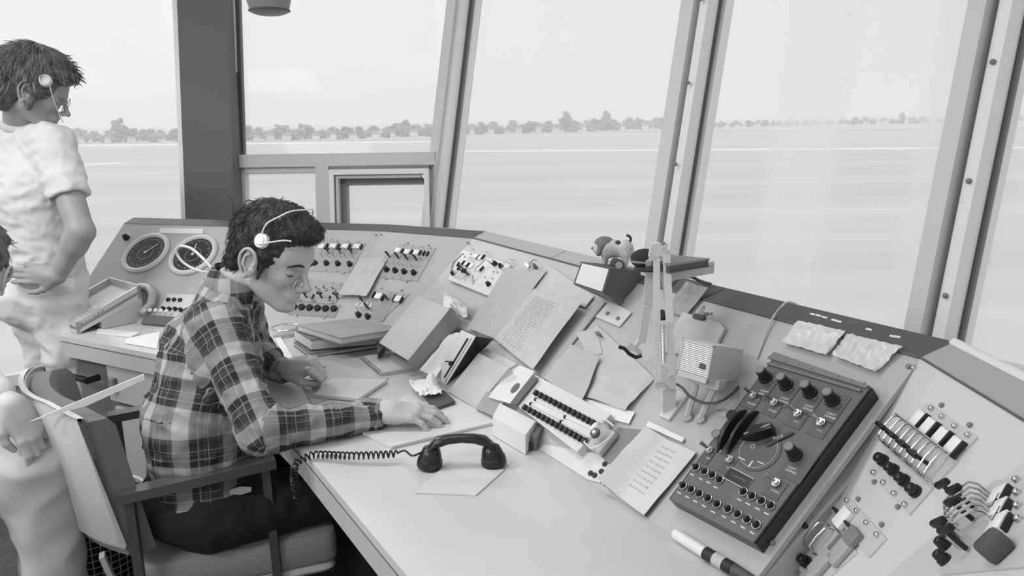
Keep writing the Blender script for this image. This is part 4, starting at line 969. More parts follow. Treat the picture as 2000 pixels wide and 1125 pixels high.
# dark cap lying beside the dog
cp_ = onz(*z8b((545, 225))[0], 1.20)
M_cap = mat('dark_cloth', .17, .9)
hat = empty('peaked_cap', cp_, 'dark peaked cap lying between the toy dog and the book', 'cap')
cp_ = cp_+V((.012, .01, -.006))
obj('cap_crown', B().sph(cp_+V((0, .02, .010)), (.032, .03, .022), seg=20), M_cap, hat)
obj('cap_peak', B().sph(cp_+V((.0, -.025, -.004)), (.034, .03, .005), seg=20), M_black, hat)
obj('cap_band', B().ring(cp_+V((0, .02, .006)), .030, .003, seg=28), M_mid, hat)
# rod under the books
obj('cable_run', B().tube(smooth([onz(*z8b(q)[0], z) for q, z in (((700, 345), 1.105), ((740, 305), 1.13), ((800, 296), 1.12), ((850, 318), 1.108), ((905, 335), 1.106))]), .004, 8), M_dark, None, label='dark loose cable lying on the console top below the book', cat='cable')
obj('pale_cable', B().tube(smooth([PC.P(1478, 700, .004), PC.P(1500, 640, .006), PC.P(1515, 612, .012), onz(1528, 597, 1.118), onz(1540, 590, 1.122), onz(1560, 597, 1.11)]), .0022, 8), M_env, None, label='thin white cable crossing the dark trim right of the clipboard', cat='cable')
# ------------------------------------------------------------- on the worktop
def book(px, z1, th, mcov, label, name='book', spine=None, sp_dir=None):
    P = [onz(*p, z1) for p in px]; c = sum(P, V())/4
    r = empty(name, c-V((0, 0, th)), label, 'book'); ct_ = min(.003, th*.2)
    obj('front_cover', B().prism(P, (0, 0, -ct_)), mcov, r)
    obj('pages', B().prism([along(c, p, .975)-V((0, 0, ct_)) for p in P], (0, 0, -(th-2*ct_))), M_paper, r)
    obj('back_cover', B().prism([p-V((0, 0, th-ct_)) for p in P], (0, 0, -ct_)), mcov, r)
    return r
cov = mat('grey_book_cover', .60, .5, noise_amt=.03, nscale=20); cov2 = mat('dark_book_cover', .42, .5)
book([(573, 668), (655, 655), (740, 672), (606, 692)], .766, .014, cov2, 'thin book at the bottom of the stack in front of the seated man')
book([(573, 643), (650, 634), (742, 652), (606, 663)], .806, .038, cov2, 'thick book in the middle of the stack in front of the seated man')
book([(579, 634), (690, 622), (785, 641), (665, 660)], .830, .022, cov, 'grey covered book on top of the stack in front of the seated man')
obj('page_marker', B().prism([onz(735, 668, .79), onz(752, 676, .79), onz(738, 690, .79)], (0, 0, -.02)), M_dark, None, label='dark bookmark tab sticking out of the book stack', cat='bookmark')
sn = empty('spiral_notebook', onz(760, 710, .75), 'small grey spiral notebook beside the book stack', 'notebook')
obj('pages', B().prism([onz(*p, .762) for p in ((705, 696), (778, 686), (815, 716), (743, 729))], (0, 0, -.011)), M_paperg, sn)
b = B()
for k in range(11):
    p = onz(707+3.5*k, 698+3.0*k, .760); b.ring((0, 0, 0), .006, .0009, Matrix.Translation(p) @ Matrix.Rotation(R(90), 4, 'X'), seg=12, ts=5)
obj('spiral', b, M_dark, sn)
slab('desk_blotter', [(560, 700), (700, 690), (760, 738), (610, 790)], .7525, .002, M_paperg, 'grey blotter sheet under the seated man\'s left hand', 'blotter')
slab('folder', [(614, 770), (649, 738), (757, 741), (700, 778)], .762, .009, M_paper, 'thin pale folder between the seated man\'s hands', 'folder')
slab('chart_board', [(708, 844), (790, 768), (880, 770), (975, 822), (762, 872)][0:1]+[(800, 762), (872, 768), (975, 822), (764, 872)], .758, .007, M_paper, 'large pale chart board under the seated man\'s right hand', 'chart board')
slab('note_book', [(826, 768), (868, 762), (889, 783), (848, 797)], .768, .009, M_dark, 'small dark notebook below the crumpled paper', 'notebook')
def crumple(a, b):
    p = q_(a, b); return p+V((0, 0, .012+.02*abs(noise.noise(V((a*4, b*4, 3)))) + .035*max(0, 1-((a-.72)**2+(b-.45)**2)*14)))
q_ = quadf([onz(*p, .765) for p in ((797, 755), (850, 745), (863, 778), (820, 782))])
obj('crumpled_paper', B().sheet(crumple, 18, 18, .0006, (0, 0, 1)), M_paperb, None, label='crumpled white paper on the small dark notebook', cat='paper')
slab('card', [(811, 962), (882, 896), (985, 917), (929, 967)], .753, .0025, M_paper, 'pale card lying under the telephone handset', 'card')
# glass ashtray and odds behind the left hand
at_ = empty('glass_dish', onz(560, 655, .75), 'small clear dish with papers left of the book stack', 'dish'); p = onz(558, 655, .75)
obj('dish', B().cyl(p, .045, .05, .03, seg=24), M_clear, at_); obj('dish_rim', B().ring(p+V((0, 0, .03)), .048, .003, seg=28), M_chrome, at_)
slab('paper_strip', [(537, 660), (548, 658), (575, 702), (560, 706)], .757, .001, M_paperb, 'white curled paper strip left of the book stack', 'paper strip')
slab('loose_sheet', z2((690, 735), (880, 695), (860, 790), (690, 760)), .753, .001, M_paperb, 'white sheet at the left end of the worktop behind the seated man', 'paper')
# pencil in the left hand is added with the man
# handset and coil cord
hs = empty('telephone_handset', onz(900, 905, .75), 'black telephone handset lying on the worktop over a pale card', 'telephone handset')
L_, R_ = onz(838, 893, .785), onz(968, 890, .785)
L0 = onz(828, 905, .75); R0 = onz(965, 908, .75); L0 = onz(838, 912, .752); R0 = onz(966, 908, .752)
d = (R0-L0); hl = d.length; xh = d.normalized(); yh = V((-xh.y, xh.x, 0))
HM = Matrix(((xh.x, yh.x, 0, (L0.x+R0.x)/2), (xh.y, yh.y, 0, (L0.y+R0.y)/2), (0, 0, 1, .752), (0, 0, 0, 1)))
pts = [(-hl*.50, 0, .042), (-hl*.40, 0, .056), (-hl*.2, 0, .064), (0, 0, .066), (hl*.2, 0, .064), (hl*.40, 0, .056), (hl*.50, 0, .042)]
prof = [(math.cos(t), math.sin(t)) for t in [k*2*math.pi/14 for k in range(14)]]
lo = []
for (x, y, z), (wy, wz) in zip(pts, ((.020, .014), (.018, .014), (.0145, .011), (.0135, .010), (.0145, .011), (.018, .014), (.020, .014))):
    lo.append([(x+ (s_*wz*.35*(1 if x < 0 else -1) if abs(x) > hl*.3 else 0), c_*wy, z+s_*wz) for c_, s_ in prof])
b = B(); b.bridge(lo); obj('grip', b.mesh('grip', 60), M_black, hs, M=HM)
for sx, nm in ((-1, 'mouthpiece'), (1, 'earpiece')):
    MM = HM @ Matrix.Translation((sx*hl*.5, 0, .0)) @ Matrix.Rotation(R(-sx*10), 4, 'Y')
    b = B(); rr = [(.0265, .0), (.0285, .004), (.0285, .014), (.026, .020), (.024, .030), (.019, .044), (.008, .052)]
    b.bridge([[(r_*math.cos(k*math.pi/14), r_*math.sin(k*math.pi/14), z_) for k in range(28)] for r_, z_ in rr]); b.ring((0, 0, .019), .0262, .0016, seg=32)
    obj(nm, b.mesh(nm, 60), M_black, hs, M=MM)
# coil cord
def coil(path, r, turns_per_m, w):
    pts = smooth(path, 8); out = []; ph = 0; up = V((0, 0, 1))
    L = [0]
    for a, c in zip(pts, pts[1:]): L.append(L[-1]+(c-a).length)
    n = int(L[-1]*turns_per_m*10); j = 0
    for i in range(n+1):
        s = L[-1]*i/n
        while j < len(L)-2 and L[j+1] < s: j += 1
        t = (s-L[j])/max(1e-9, L[j+1]-L[j]); p = pts[j]+(pts[j+1]-pts[j])*t; d = (pts[j+1]-pts[j]).normalized()
        x_ = d.cross(up); x_ = x_.normalized() if x_.length > .05 else V((1, 0, 0)); y_ = x_.cross(d)
        a = i*2*math.pi/10; out.append(p+(x_*math.cos(a)+y_*math.sin(a))*r)
    return out
cpath = [onz(775, 886, .775), onz(730, 889, .773), onz(680, 890, .770), onz(630, 888, .765), onz(606, 890, .762), onz(599, 900, .750), onz(594, 915, .730), onz(594, 935, .70), onz(598, 960, .66), onz(604, 975, .64)]
off = V((-.02, -.01, 0))
cpath = cpath[:5]+[p+off for p in cpath[5:]]
obj('coil_cord', B().tube(coil(cpath, .0075, 90, .0019), .0022, 6).tube(smooth([onz(775, 886, .78), onz(790, 880, .785), onz(805, 890, .785), onz(822, 884, .79)]), .0024, 6), M_black, None, label='black coiled telephone cord running over the worktop edge', cat='cord')
# ------------------------------------------------------------- things standing at the foot of the panel
def stand(px, lab, name, m, cat, parts):
    pass
bi = empty('ring_binder', onz(810, 700, .75), 'fat pale binder leaning against the panel with a grey spine', 'binder')
M_sp = mat('binder_spine', .55, .5, noise_amt=.03, nscale=30, stretch=(1, 1, .2))
q5 = lambda x, y: z5((x, y))[0]
# foot on the worktop, leaning back along the panel
F = [PC.P(*q5(1110, 612), .085), PC.P(*q5(1368, 722), .085), PC.P(797, 704, .075), None]
F[3] = F[0]+(F[2]-F[1])
bkv = PC.P(*q5(1466, 820), .025)-F[1]; bkb = PC.P(824, 720, .02)-F[2]
obj('cover', B().prism(F, bkv.normalized()*.004), M_env, bi)
obj('spine', B().prism([F[1], F[2], F[2]+bkb, F[1]+bkv], V((-.003, -.004, -.003))), M_sp, bi)
_c = sum(F, V())/4; obj('pages', B().bridge([[along(_c, p, .96)+bkv*.08 for p in F], [along(_c, p, .96)+(bkv if i_ < 2 else bkb)*.9 for i_, p in enumerate(F)]]), M_paper, bi)
obj('back_cover', B().prism([p+(bkv if i_ < 2 else bkb) for i_, p in enumerate(F)], bkv.normalized()*.003), M_mid, bi)
paper_on(PC, 'loose_papers', [(862, 568), (892, 585), (920, 605), (890, 628), (845, 600)][:2]+[(918, 606), (868, 602)], M_paperb, 'bundle of loose white papers sticking out behind the fat binder', 'papers', .02, wav=.02, seed=8)
paper_on(PC, 'plastic_pocket', z8((180, 600), (260, 620), (215, 720), (110, 640)), M_plas, 'crinkled plastic pocket behind the fat binder', 'plastic pocket', .03, wav=.03, seed=12)
# black and white box (strip dispenser)
dsb = empty('strip_dispenser', onz(870, 750, .75), 'narrow box with white sloping front and black side, standing beside the binder', 'dispenser')
z6 = Z(500, 600, 2.812)
a1, a2, a3, a4 = z6((1148, 135), (1205, 160), (1040, 432), (972, 392))
F = [PC.P(*a1, .115), PC.P(*a2, .115), onz(*a3, .754), onz(*a4, .754)]
F[0] = F[3]+(F[1]-F[2])
bkv = PC.P(*z6((1305, 175))[0], .045)-F[1]; bk2 = V((bkv.x*.25, bkv.y*.25, 0))
obj('front', B().prism(F, bkv.normalized()*.003), M_white, dsb)
b = B(); G = [F[0]+bkv, F[1]+bkv, F[2]+bk2, F[3]+bk2]; b.bridge([[p+bkv.normalized()*.003 for p in F], G]); obj('case', b, M_black, dsb)
nf = (F[1]-F[0]).cross(F[3]-F[0]).normalized(); nf = nf if nf.dot(CO-F[0]) > 0 else -nf
fq = quadf(F)
obj('slot', B().prism([fq(.60, .08), fq(.72, .08), fq(.72, .88), fq(.60, .88)], nf*.0008), M_black, dsb)
obj('slider', B().box((0, 0, 0), (.012, .012, .012), Matrix.Translation(fq(.62, .58)+nf*.006), bev=.003).box((0, 0, 0), (.03, .003, .003), Matrix.Translation(fq(.5, .56)+nf*.003)), M_black, dsb)
obj('slot', B().prism([fq(.84, .05), fq(.88, .05), fq(.88, .93), fq(.84, .93)], nf*.0008), M_mid, dsb)
paper_on(PC, 'plastic_pocket', z6((1060, 150), (1145, 135), (985, 385), (900, 345)), M_paperb, 'white page standing between the binder and the narrow black box', 'page', .03, seed=3, wav=.006)
# two grey books leaning right of it
gb = empty('leaning_folder', onz(930, 790, .75), 'pale folder leaning on the panel right of the narrow black box, front of the two', 'folder')
F = [PC.P(*p, .05) for p in z9((112, 30), (302, 122))]+[onz(*p, .754) for p in z9((92, 378), (-20, 330))]
F[3] = F[0]+(F[2]-F[1])
obj('cover', B().prism(F, PC.n*-.004), M_env, gb); obj('pages', B().prism([p-PC.n*.0045 for p in F], PC.n*-.02), M_paper, gb)
gb = empty('leaning_folder', onz(950, 800, .75), 'grey folder leaning behind the pale folder, next to the white socket box', 'folder')
F = [PC.P(*p, .026) for p in z9((122, 30), (352, 100), (415, 150), (190, 420), (92, 375))]
obj('cover', B().prism([PC.P(*p, .024) for p in z9((300, 60), (418, 152), (200, 425), (92, 378), (200, 210))], PC.n*-.018), M_sp, gb)
obj('label_page', B().prism([PC.P(*p, .026) for p in z9((122, 30), (160, 0), (352, 98), (305, 128))], PC.n*-.018), M_env, gb)
# sheet hanging between section A and B
q_5 = quadf([PA.P(*q, .02) for q in z5((640, 305), (865, 308), (705, 642), (462, 605))])
obj('hanging_sheet', B().sheet(lambda a, b: q_5(a, b)+PA.n*(.006*noise.noise(V((a*5, b*3, 1)))+.02*b*a), 20, 14, .0008, PA.n), M_env, None, label='pale crumpled sheet hanging over the joint of the two far console sections', cat='paper')
# ------------------------------------------------------------- left end: sloping tray
tr = empty('sloping_tray', onz(200, 620, .75), 'pale open sloping tray at the left end of the worktop behind the standing man', 'tray')
fr_b = onz(*z2((428, 710))[0], .752); h0 = .045
fr_t = fr_b+V((0, 0, h0))
br_t = aty(*z2((770, 440))[0], 2.93); 
ed = V((br_t.x-fr_t.x, br_t.y-fr_t.y, 0)); side = ed.normalized(); wdv = V((-side.y, side.x, 0))*.27
br_b = V((br_t.x, br_t.y, .752))
fl_t, fl_b, bl_t, bl_b = fr_t+wdv, fr_b+wdv, br_t+wdv, br_b+wdv
M_tray = mat('tray_enamel', .76, .45)
b = B()
def wall4(a, c, ab, cb, t): b.hexa([ab, cb, cb+t, ab+t, a, c, c+t, a+t])
tn = wdv.normalized()*.012; sn_ = side*.012; mid = V((0, 0, -.055))
b.hexa([fr_b, fl_b, fl_b+sn_, fr_b+sn_, fr_t, fl_t, fl_t+sn_, fr_t+sn_])
b.hexa([br_t+mid-V((0, 0, 0)), bl_t+mid, bl_t-sn_+mid, br_t-sn_+mid, br_t, bl_t, bl_t-sn_, br_t-sn_])
for s0, s1, s0b, tt in ((fr_t, br_t, fr_b, tn), (fl_t, bl_t, fl_b, -tn)):
    b.hexa([s0b, s1+mid, s1+mid+tt, s0b+tt, s0, s1, s1+tt, s0+tt])
obj('tray_frame', b, M_tray, tr)
dz = V((0, 0, -.02))
b = B(); b.hexa([p+dz*1.6 for p in (fr_t, fl_t, bl_t, br_t)]+[p+dz for p in (fr_t, fl_t, bl_t, br_t)]); obj('tray_floor', b, mat('tray_floor', .68, .6), tr)
b = B()
for k in range(6):
    t = .04+.065*k; a, c = along(fr_t, br_t, t)+dz, along(fl_t, bl_t, t)+dz; e_ = (br_t-fr_t)*.05
    b.hexa([a, c, c+e_, a+e_, a+V((0, 0, .008)), c+V((0, 0, .008)), c+e_+V((0, 0, .010)), a+e_+V((0, 0, .010))])
obj('strip_holders', b, M_white, tr)
b = B(); b.hexa([along(fr_b, br_b, .35), along(fl_b, bl_b, .35), bl_b, br_b, along(fr_t, br_t, .35)-V((0, 0, .05)), along(fl_t, bl_t, .35)-V((0, 0, .05)), bl_t+mid, br_t+mid]); obj('tray_stand', b, M_panel, tr)
obj('base_strip', B().prism([onz(*q, .757) for q in z2((540, 680), (770, 700), (720, 722), (530, 700))], (0, 0, -.006)), M_white, None, label='flat white strip on the worktop in front of the sloping tray', cat='strip')
hc = empty('handset_cradle', PA.P(*z2((790, 520))[0]), 'grey half-round handset rest on the panel right of the sloping tray', 'cradle')
b = B(); b.tube([PA.P(*z2(q)[0], h) for q, h in (((765, 450), .01), ((815, 455), .025), ((840, 490), .03), ((830, 545), .03), ((790, 585), .025), ((750, 580), .01))], .016, 10); obj('arc', b, M_plate, hc)
obj('recess_face', B().cyl((0, 0, 0), .05, .05, .012, seg=28).mesh('recess_face'), mat('recess_grey', .52, .7), hc, M=PA.atp(*z2((785, 520))[0], 0))
# black bits behind the column foot
bf = empty('cable_clamp', onz(470, 420, 1.10), 'dark cable clamp with looping wires at the foot of the dark column', 'clamp')
p = aty(466, 412, 3.45)
obj('block', B().box(p, (.05, .04, .04), bev=.004), M_dark, bf)
obj('wires', B().tube(smooth([p+V((-.02, 0, .02)), p+V((-.03, 0, .06)), p+V((-.05, 0, .07))]), .003, 6).tube(smooth([p+V((.02, 0, .01)), p+V((.04, 0, .045)), p+V((.07, 0, .04)), p+V((.09, 0, .0))]), .003, 6), M_dark, bf)
# ------------------------------------------------------------- toy dog
dg = aty(*z8b((400, 225))[0], 1.97); dz0 = dg.z
# ------------------------------------------------------------- organic surfaces: blended capsules and ellipsoids meshed by surface nets
def cap_(a, b, ra, rb, k=.02, g=0): return ('c', V(a), V(b), ra, rb, k, g)
def ell_(c, r, k=.02, g=0, rot=None): return ('e', V(c), V(r) if hasattr(r, '__len__') else V((r, r, r)), rot, None, k, g)
def neg(p): return p[:5]+(p[5], -1)
def dist(p, X):
    if p[0] == 'c':
        a, b = np.array(p[1], dtype=np.float32), np.array(p[2], dtype=np.float32); ab = b-a; L = float(ab@ab)+1e-12
        t = np.clip(((X-a)@ab)/L, 0, 1); d = np.sqrt((((X-a)-t[..., None]*ab)**2).sum(-1)); return d-(p[3]+(p[4]-p[3])*t)
    c, r = np.array(p[1], dtype=np.float32), np.array(p[2], dtype=np.float32); Y = X-c
    if p[3] is not None: Y = Y@np.array(p[3], dtype=np.float32)        # p[3]: rotation, columns are the local axes
    k0 = np.sqrt(((Y/r)**2).sum(-1)); k1 = np.sqrt(((Y/(r*r))**2).sum(-1))+1e-9; return k0*(k0-1)/k1
def field(prims, X):
    d = None
    for p in prims:
        if p[6] == -1: continue
        q = dist(p, X)
        if d is None: d = q; continue
        k = p[5]; h = np.clip(.5+.5*(d-q)/k, 0, 1); d = d*(1-h)+q*h-k*h*(1-h)
    for p in prims:
        if p[6] != -1: continue
        q = -dist(p, X); k = p[5]; h = np.clip(.5-.5*(d-q)/k, 0, 1); d = d*(1-h)+q*h+k*h*(1-h)
    return d
def sdf_mesh(name, prims, h, disp=None):
    lo = np.array([1e9]*3); hi = -lo
    for p in prims:
        if p[6] == -1: continue
        for q, r in (((p[1], p[3]), (p[2], p[4])) if p[0] == 'c' else ((p[1], max(p[2])),)):
            lo = np.minimum(lo, np.array(q)-r); hi = np.maximum(hi, np.array(q)+r)
    lo -= 3*h; hi += 3*h; n = np.ceil((hi-lo)/h).astype(int)+1
    ax = [lo[i]+h*np.arange(n[i]) for i in range(3)]
    X = np.stack(np.meshgrid(*ax, indexing='ij'), -1).astype(np.float32)
    F = field(prims, X)
    if disp is not None: F = F+disp(X)
    S = F < 0
    c = sum(S[i:n[0]-1+i, j:n[1]-1+j, k:n[2]-1+k].astype(np.int8) for i in (0, 1) for j in (0, 1) for k in (0, 1))
    act = (c > 0) & (c < 8); idx = -np.ones(act.shape, dtype=np.int64); cells = np.argwhere(act); idx[act] = np.arange(len(cells))
    acc = np.zeros((len(cells), 3)); cnt = np.zeros(len(cells))
    corners = [(i, j, k) for i in (0, 1) for j in (0, 1) for k in (0, 1)]
    for a in corners:
        for b in corners:
            if sum(abs(x-y) for x, y in zip(a, b)) != 1 or a > b: continue
            fa = F[cells[:, 0]+a[0], cells[:, 1]+a[1], cells[:, 2]+a[2]]; fb = F[cells[:, 0]+b[0], cells[:, 1]+b[1], cells[:, 2]+b[2]]
            m = (fa < 0) != (fb < 0); t = np.where(m, fa/(fa-fb+1e-12), 0)
            pt = np.array(a)+t[:, None]*(np.array(b)-np.array(a)); acc[m] += pt[m]; cnt[m] += 1
    vs = lo+h*(cells+acc/np.maximum(cnt, 1)[:, None]); faces = []
    for axn in range(3):
        o1, o2 = [(1, 2), (2, 0), (0, 1)][axn]
        A = np.moveaxis(S, axn, 0); m = A[:-1] != A[1:]; m = np.moveaxis(m, 0, axn); e = np.argwhere(m)
        e = e[(e[:, o1] > 0) & (e[:, o2] > 0) & (e[:, o1] < n[o1]-1) & (e[:, o2] < n[o2]-1)]
        d1 = np.zeros(3, int); d1[o1] = 1; d2 = np.zeros(3, int); d2[o2] = 1
        q = [e-d1-d2, e-d2, e, e-d1]; ids = np.stack([idx[x[:, 0], x[:, 1], x[:, 2]] for x in q], 1)
        fl = S[e[:, 0], e[:, 1], e[:, 2]]; ids[~fl] = ids[~fl][:, ::-1]; faces.append(ids[(ids >= 0).all(1)])
    f = np.concatenate(faces); me = bpy.data.meshes.new(name); me.from_pydata(vs.tolist(), [], f.tolist()); me.update()
    me.polygons.foreach_set('use_smooth', [True]*len(me.polygons)); return me
def join_meshes(name, ms):
    b = bmesh.new()
    for m in ms: b.from_mesh(m)
    me = bpy.data.meshes.new(name); b.to_mesh(me); b.free(); me.polygons.foreach_set('use_smooth', [True]*len(me.polygons)); return me
def xf(prims, M, s=1.0):
    out = []; R3 = M.to_3x3()
    for p in prims:
        if p[0] == 'c': out.append(('c', M @ (p[1]*s), M @ (p[2]*s), p[3]*s, p[4]*s, p[5]*s, p[6]))
        else:
            rot = np.array(R3) @ (np.array(p[3]) if p[3] is not None else np.eye(3)); out.append(('e', M @ (p[1]*s), p[2]*s, rot, None, p[5]*s, p[6]))
    return out
def frame(o, x, zup): 
    x = V(x).normalized(); z = V(zup); z = (z-x*z.dot(x)).normalized(); y = z.cross(x)
    return Matrix(((x.x, y.x, z.x, o[0]), (x.y, y.y, z.y, o[1]), (x.z, y.z, z.z, o[2]), (0, 0, 0, 1)))
# head in its own frame: x towards the face, y left, z up, metres
HEAD = [ell_((-.014, 0, .036), (.095, .075, .084)), ell_((.024, 0, -.03), (.062, .055, .074), .03), cap_((-.005, .046, -.055), (.066, .020, -.096), .019, .016, .025), cap_((-.005, -.046, -.055), (.066, -.020, -.096), .019, .016, .025),
        ell_((.078, 0, -.098), (.017, .018, .015), .016), ell_((.060, 0, .035), (.034, .055, .045), .03), cap_((.080, .028, .020), (.088, .008, .017), .010, .009, .014), cap_((.080, -.028, .020), (.088, -.008, .017), .010, .009, .014),
        cap_((.089, 0, .012), (.115, 0, -.030), .007, .0085, .008), ell_((.117, 0, -.034), (.011, .0095, .008), .007), ell_((.103, .012, -.039), (.012, .007, .008), .006), ell_((.103, -.012, -.039), (.012, .007, .008), .006),
        ell_((.062, .036, -.020), (.022, .018, .020), .02), ell_((.062, -.036, -.020), (.022, .018, .020), .02),
        ell_((.078, 0, -.064), (.020, .026, .022), .012), cap_((.086, .018, -.066), (.096, 0, -.060), .004, .0055, .006), cap_((.086, -.018, -.066), (.096, 0, -.060), .004, .0055, .006),
        cap_((.085, .015, -.073), (.093, 0, -.073), .0045, .0062, .006), cap_((.085, -.015, -.073), (.093, 0, -.073), .0045, .0062, .006),
        neg(ell_((.094, .033, -.002), (.017, .017, .012), .012)), neg(ell_((.094, -.033, -.002), (.017, .017, .012), .012)), neg(cap_((.100, .016, -.0690), (.100, -.016, -.0690), .0022, .0022, .003)),
        ]
LIDS = [ell_((.0735, .032, .0), (.0125, .016, .0105), .004), ell_((.0735, -.032, .0), (.0125, .016, .0105), .004)]
def ear(s): return [ell_((-.006, s*.083, -.006), (.023, .009, .037), .004), neg(ell_((.001, s*.097, .002), (.013, .012, .022), .0025)), ell_((-.004, s*.083, -.004), (.006, .005, .012), .004)]
def head_mesh(M, s, neck_to, nr, h=.0032):
    P = xf(HEAD[:-3]+LIDS[:0]+ear(1)[:1]+ear(-1)[:1], M, s)+xf(HEAD[-3:]+[ear(1)[1], ear(-1)[1]], M, s)
    P = [p for p in P]; P.append(cap_(M @ V((-.030, 0, -.045)), neck_to, nr*.93, nr*1.08, .012))
    lid = xf(LIDS, M, s)
    me = sdf_mesh('head', P, h); ml = sdf_mesh('lids', lid, .002); eb = B()
    for sy in (1, -1):                                       # rolled rim, inner fold and lobe of each ear
        rim_ = [(.012, .091, -.006), (.016, .094, .010), (.008, .097, .028), (-.006, .099, .034), (-.020, .099, .026), (-.027, .098, .008), (-.024, .096, -.012), (-.014, .092, -.030)]
        eb.tube(smooth([M @ (V((x, sy*y, z))*s) for x, y, z in rim_]), .0038*s, 8)
        eb.tube(smooth([M @ (V((x, sy*y, z))*s) for x, y, z in ((-.002, .095, .022), (-.014, .096, .012), (-.014, .094, -.010), (-.004, .092, -.020))]), .0030*s, 8)
        eb.sph((0, 0, 0), (.0085*s, .005*s, .010*s), M @ Matrix.Translation(V((-.008, sy*.088, -.036))*s), 14)
        eb.sph((0, 0, 0), (.004*s, .005*s, .007*s), M @ Matrix.Translation(V((.010, sy*.089, -.004))*s), 10)
    return [me, ml, eb.mesh('ears', 80)]
# hand: x along the fingers, z back of the hand up, y to the thumb side (sgn)
def hand_prims(M, sgn, curls, spread=.06, thumb=None, s=1.0):
    L = [(.040, .026, .019), (.044, .028, .020), (.041, .026, .020), (.032, .020, .017)]
    P = [ell_((.03, 0, 0), (.042, .034, .014), .01), cap_((-.01, .0, 0), (.02, .0, 0), .024, .026, .02), cap_((.012, .022*sgn, -.002), (.075, .029*sgn, 0), .014, .0105, .014), cap_((.012, -.02*sgn, -.002), (.068, -.028*sgn, -.002), .014, .0105, .014), cap_((.02, 0, 0), (.082, .008*sgn, .002), .014, .011, .014), cap_((.02, -.01, 0), (.078, -.011*sgn, .001), .014, .011, .014)]
    for i in range(4):
        y = (.029-.0185*i)*sgn; p = V((.080-.004*abs(i-1)-(.006 if i == 3 else 0), y, .001)); a = 0; yaw = (1.5-i)*spread*sgn
        for j in range(3):
            a += curls[i][j]; d = V((math.cos(a)*math.cos(yaw), math.sin(yaw)*math.cos(a), -math.sin(a))); q = p+d*L[i][j]
            r0 = (.0098, .0088, .0078)[j]-(.0012 if i == 3 else 0); P.append(cap_(p, q, r0, r0-.0009, .004 if j else .007)); p = q
    t = thumb or [(.008, .026, -.006), (.035, .048, -.014), (.062, .050, -.020), (.084, .042, -.024)]
    t = [V((x, y*sgn, z)) for x, y, z in t]
    P += [cap_(t[0], t[1], .0145, .0115, .014), cap_(t[1], t[2], .0112, .0100, .006), cap_(t[2], t[3], .0098, .0082, .004)]
    return xf(P, M, s)
def region_uv(me, fn):
    """per-face cloth coordinates: fn(point, face centre) -> (u, v)"""
    uv = me.uv_layers.new(name='UVMap')
    for pl_ in me.polygons:
        c = V(pl_.center); g = fn.pick(c)
        for li in pl_.loop_indices: uv.data[li].uv = fn.uv(g, me.vertices[me.loops[li].vertex_index].co, c)
class Cloth:
    def __init__(s, limbs): s.l = limbs                     # each limb: (list of points, radius, reference vector)
    def pick(s, c):
        best = None
        for gi, (pts, r, ref) in enumerate(s.l):
            for a, b in zip(pts, pts[1:]):
                ab = b-a; t = max(0, min(1, (c-a).dot(ab)/ab.dot(ab))); d = (c-a-ab*t).length-r
                if best is None or d < best[0]: best = (d, gi)
        return best[1]
    def uv(s, g, p, c):
        pts, r, ref = s.l[g]
        def par(q):
            best = None; L = 0
            for a, b in zip(pts, pts[1:]):
                ab = b-a; t = (q-a).dot(ab)/ab.dot(ab); tc_ = max(0, min(1, t)); d = (q-a-ab*tc_).length
                if best is None or d < best[0]: best = (d, L+ab.length*t, a+ab*tc_, ab.normalized())
                L += ab.length
            _, s_, o, ax = best; x_ = (ref-ax*ref.dot(ax)).normalized(); y_ = ax.cross(x_); w_ = q-o
            return s_, math.atan2(w_.dot(y_), w_.dot(x_))
        s0, a0 = par(c); s1, a1 = par(p)
        while a1-a0 > math.pi: a1 -= 2*math.pi
        while a1-a0 < -math.pi: a1 += 2*math.pi
        return (a1*r*1.15, s1)
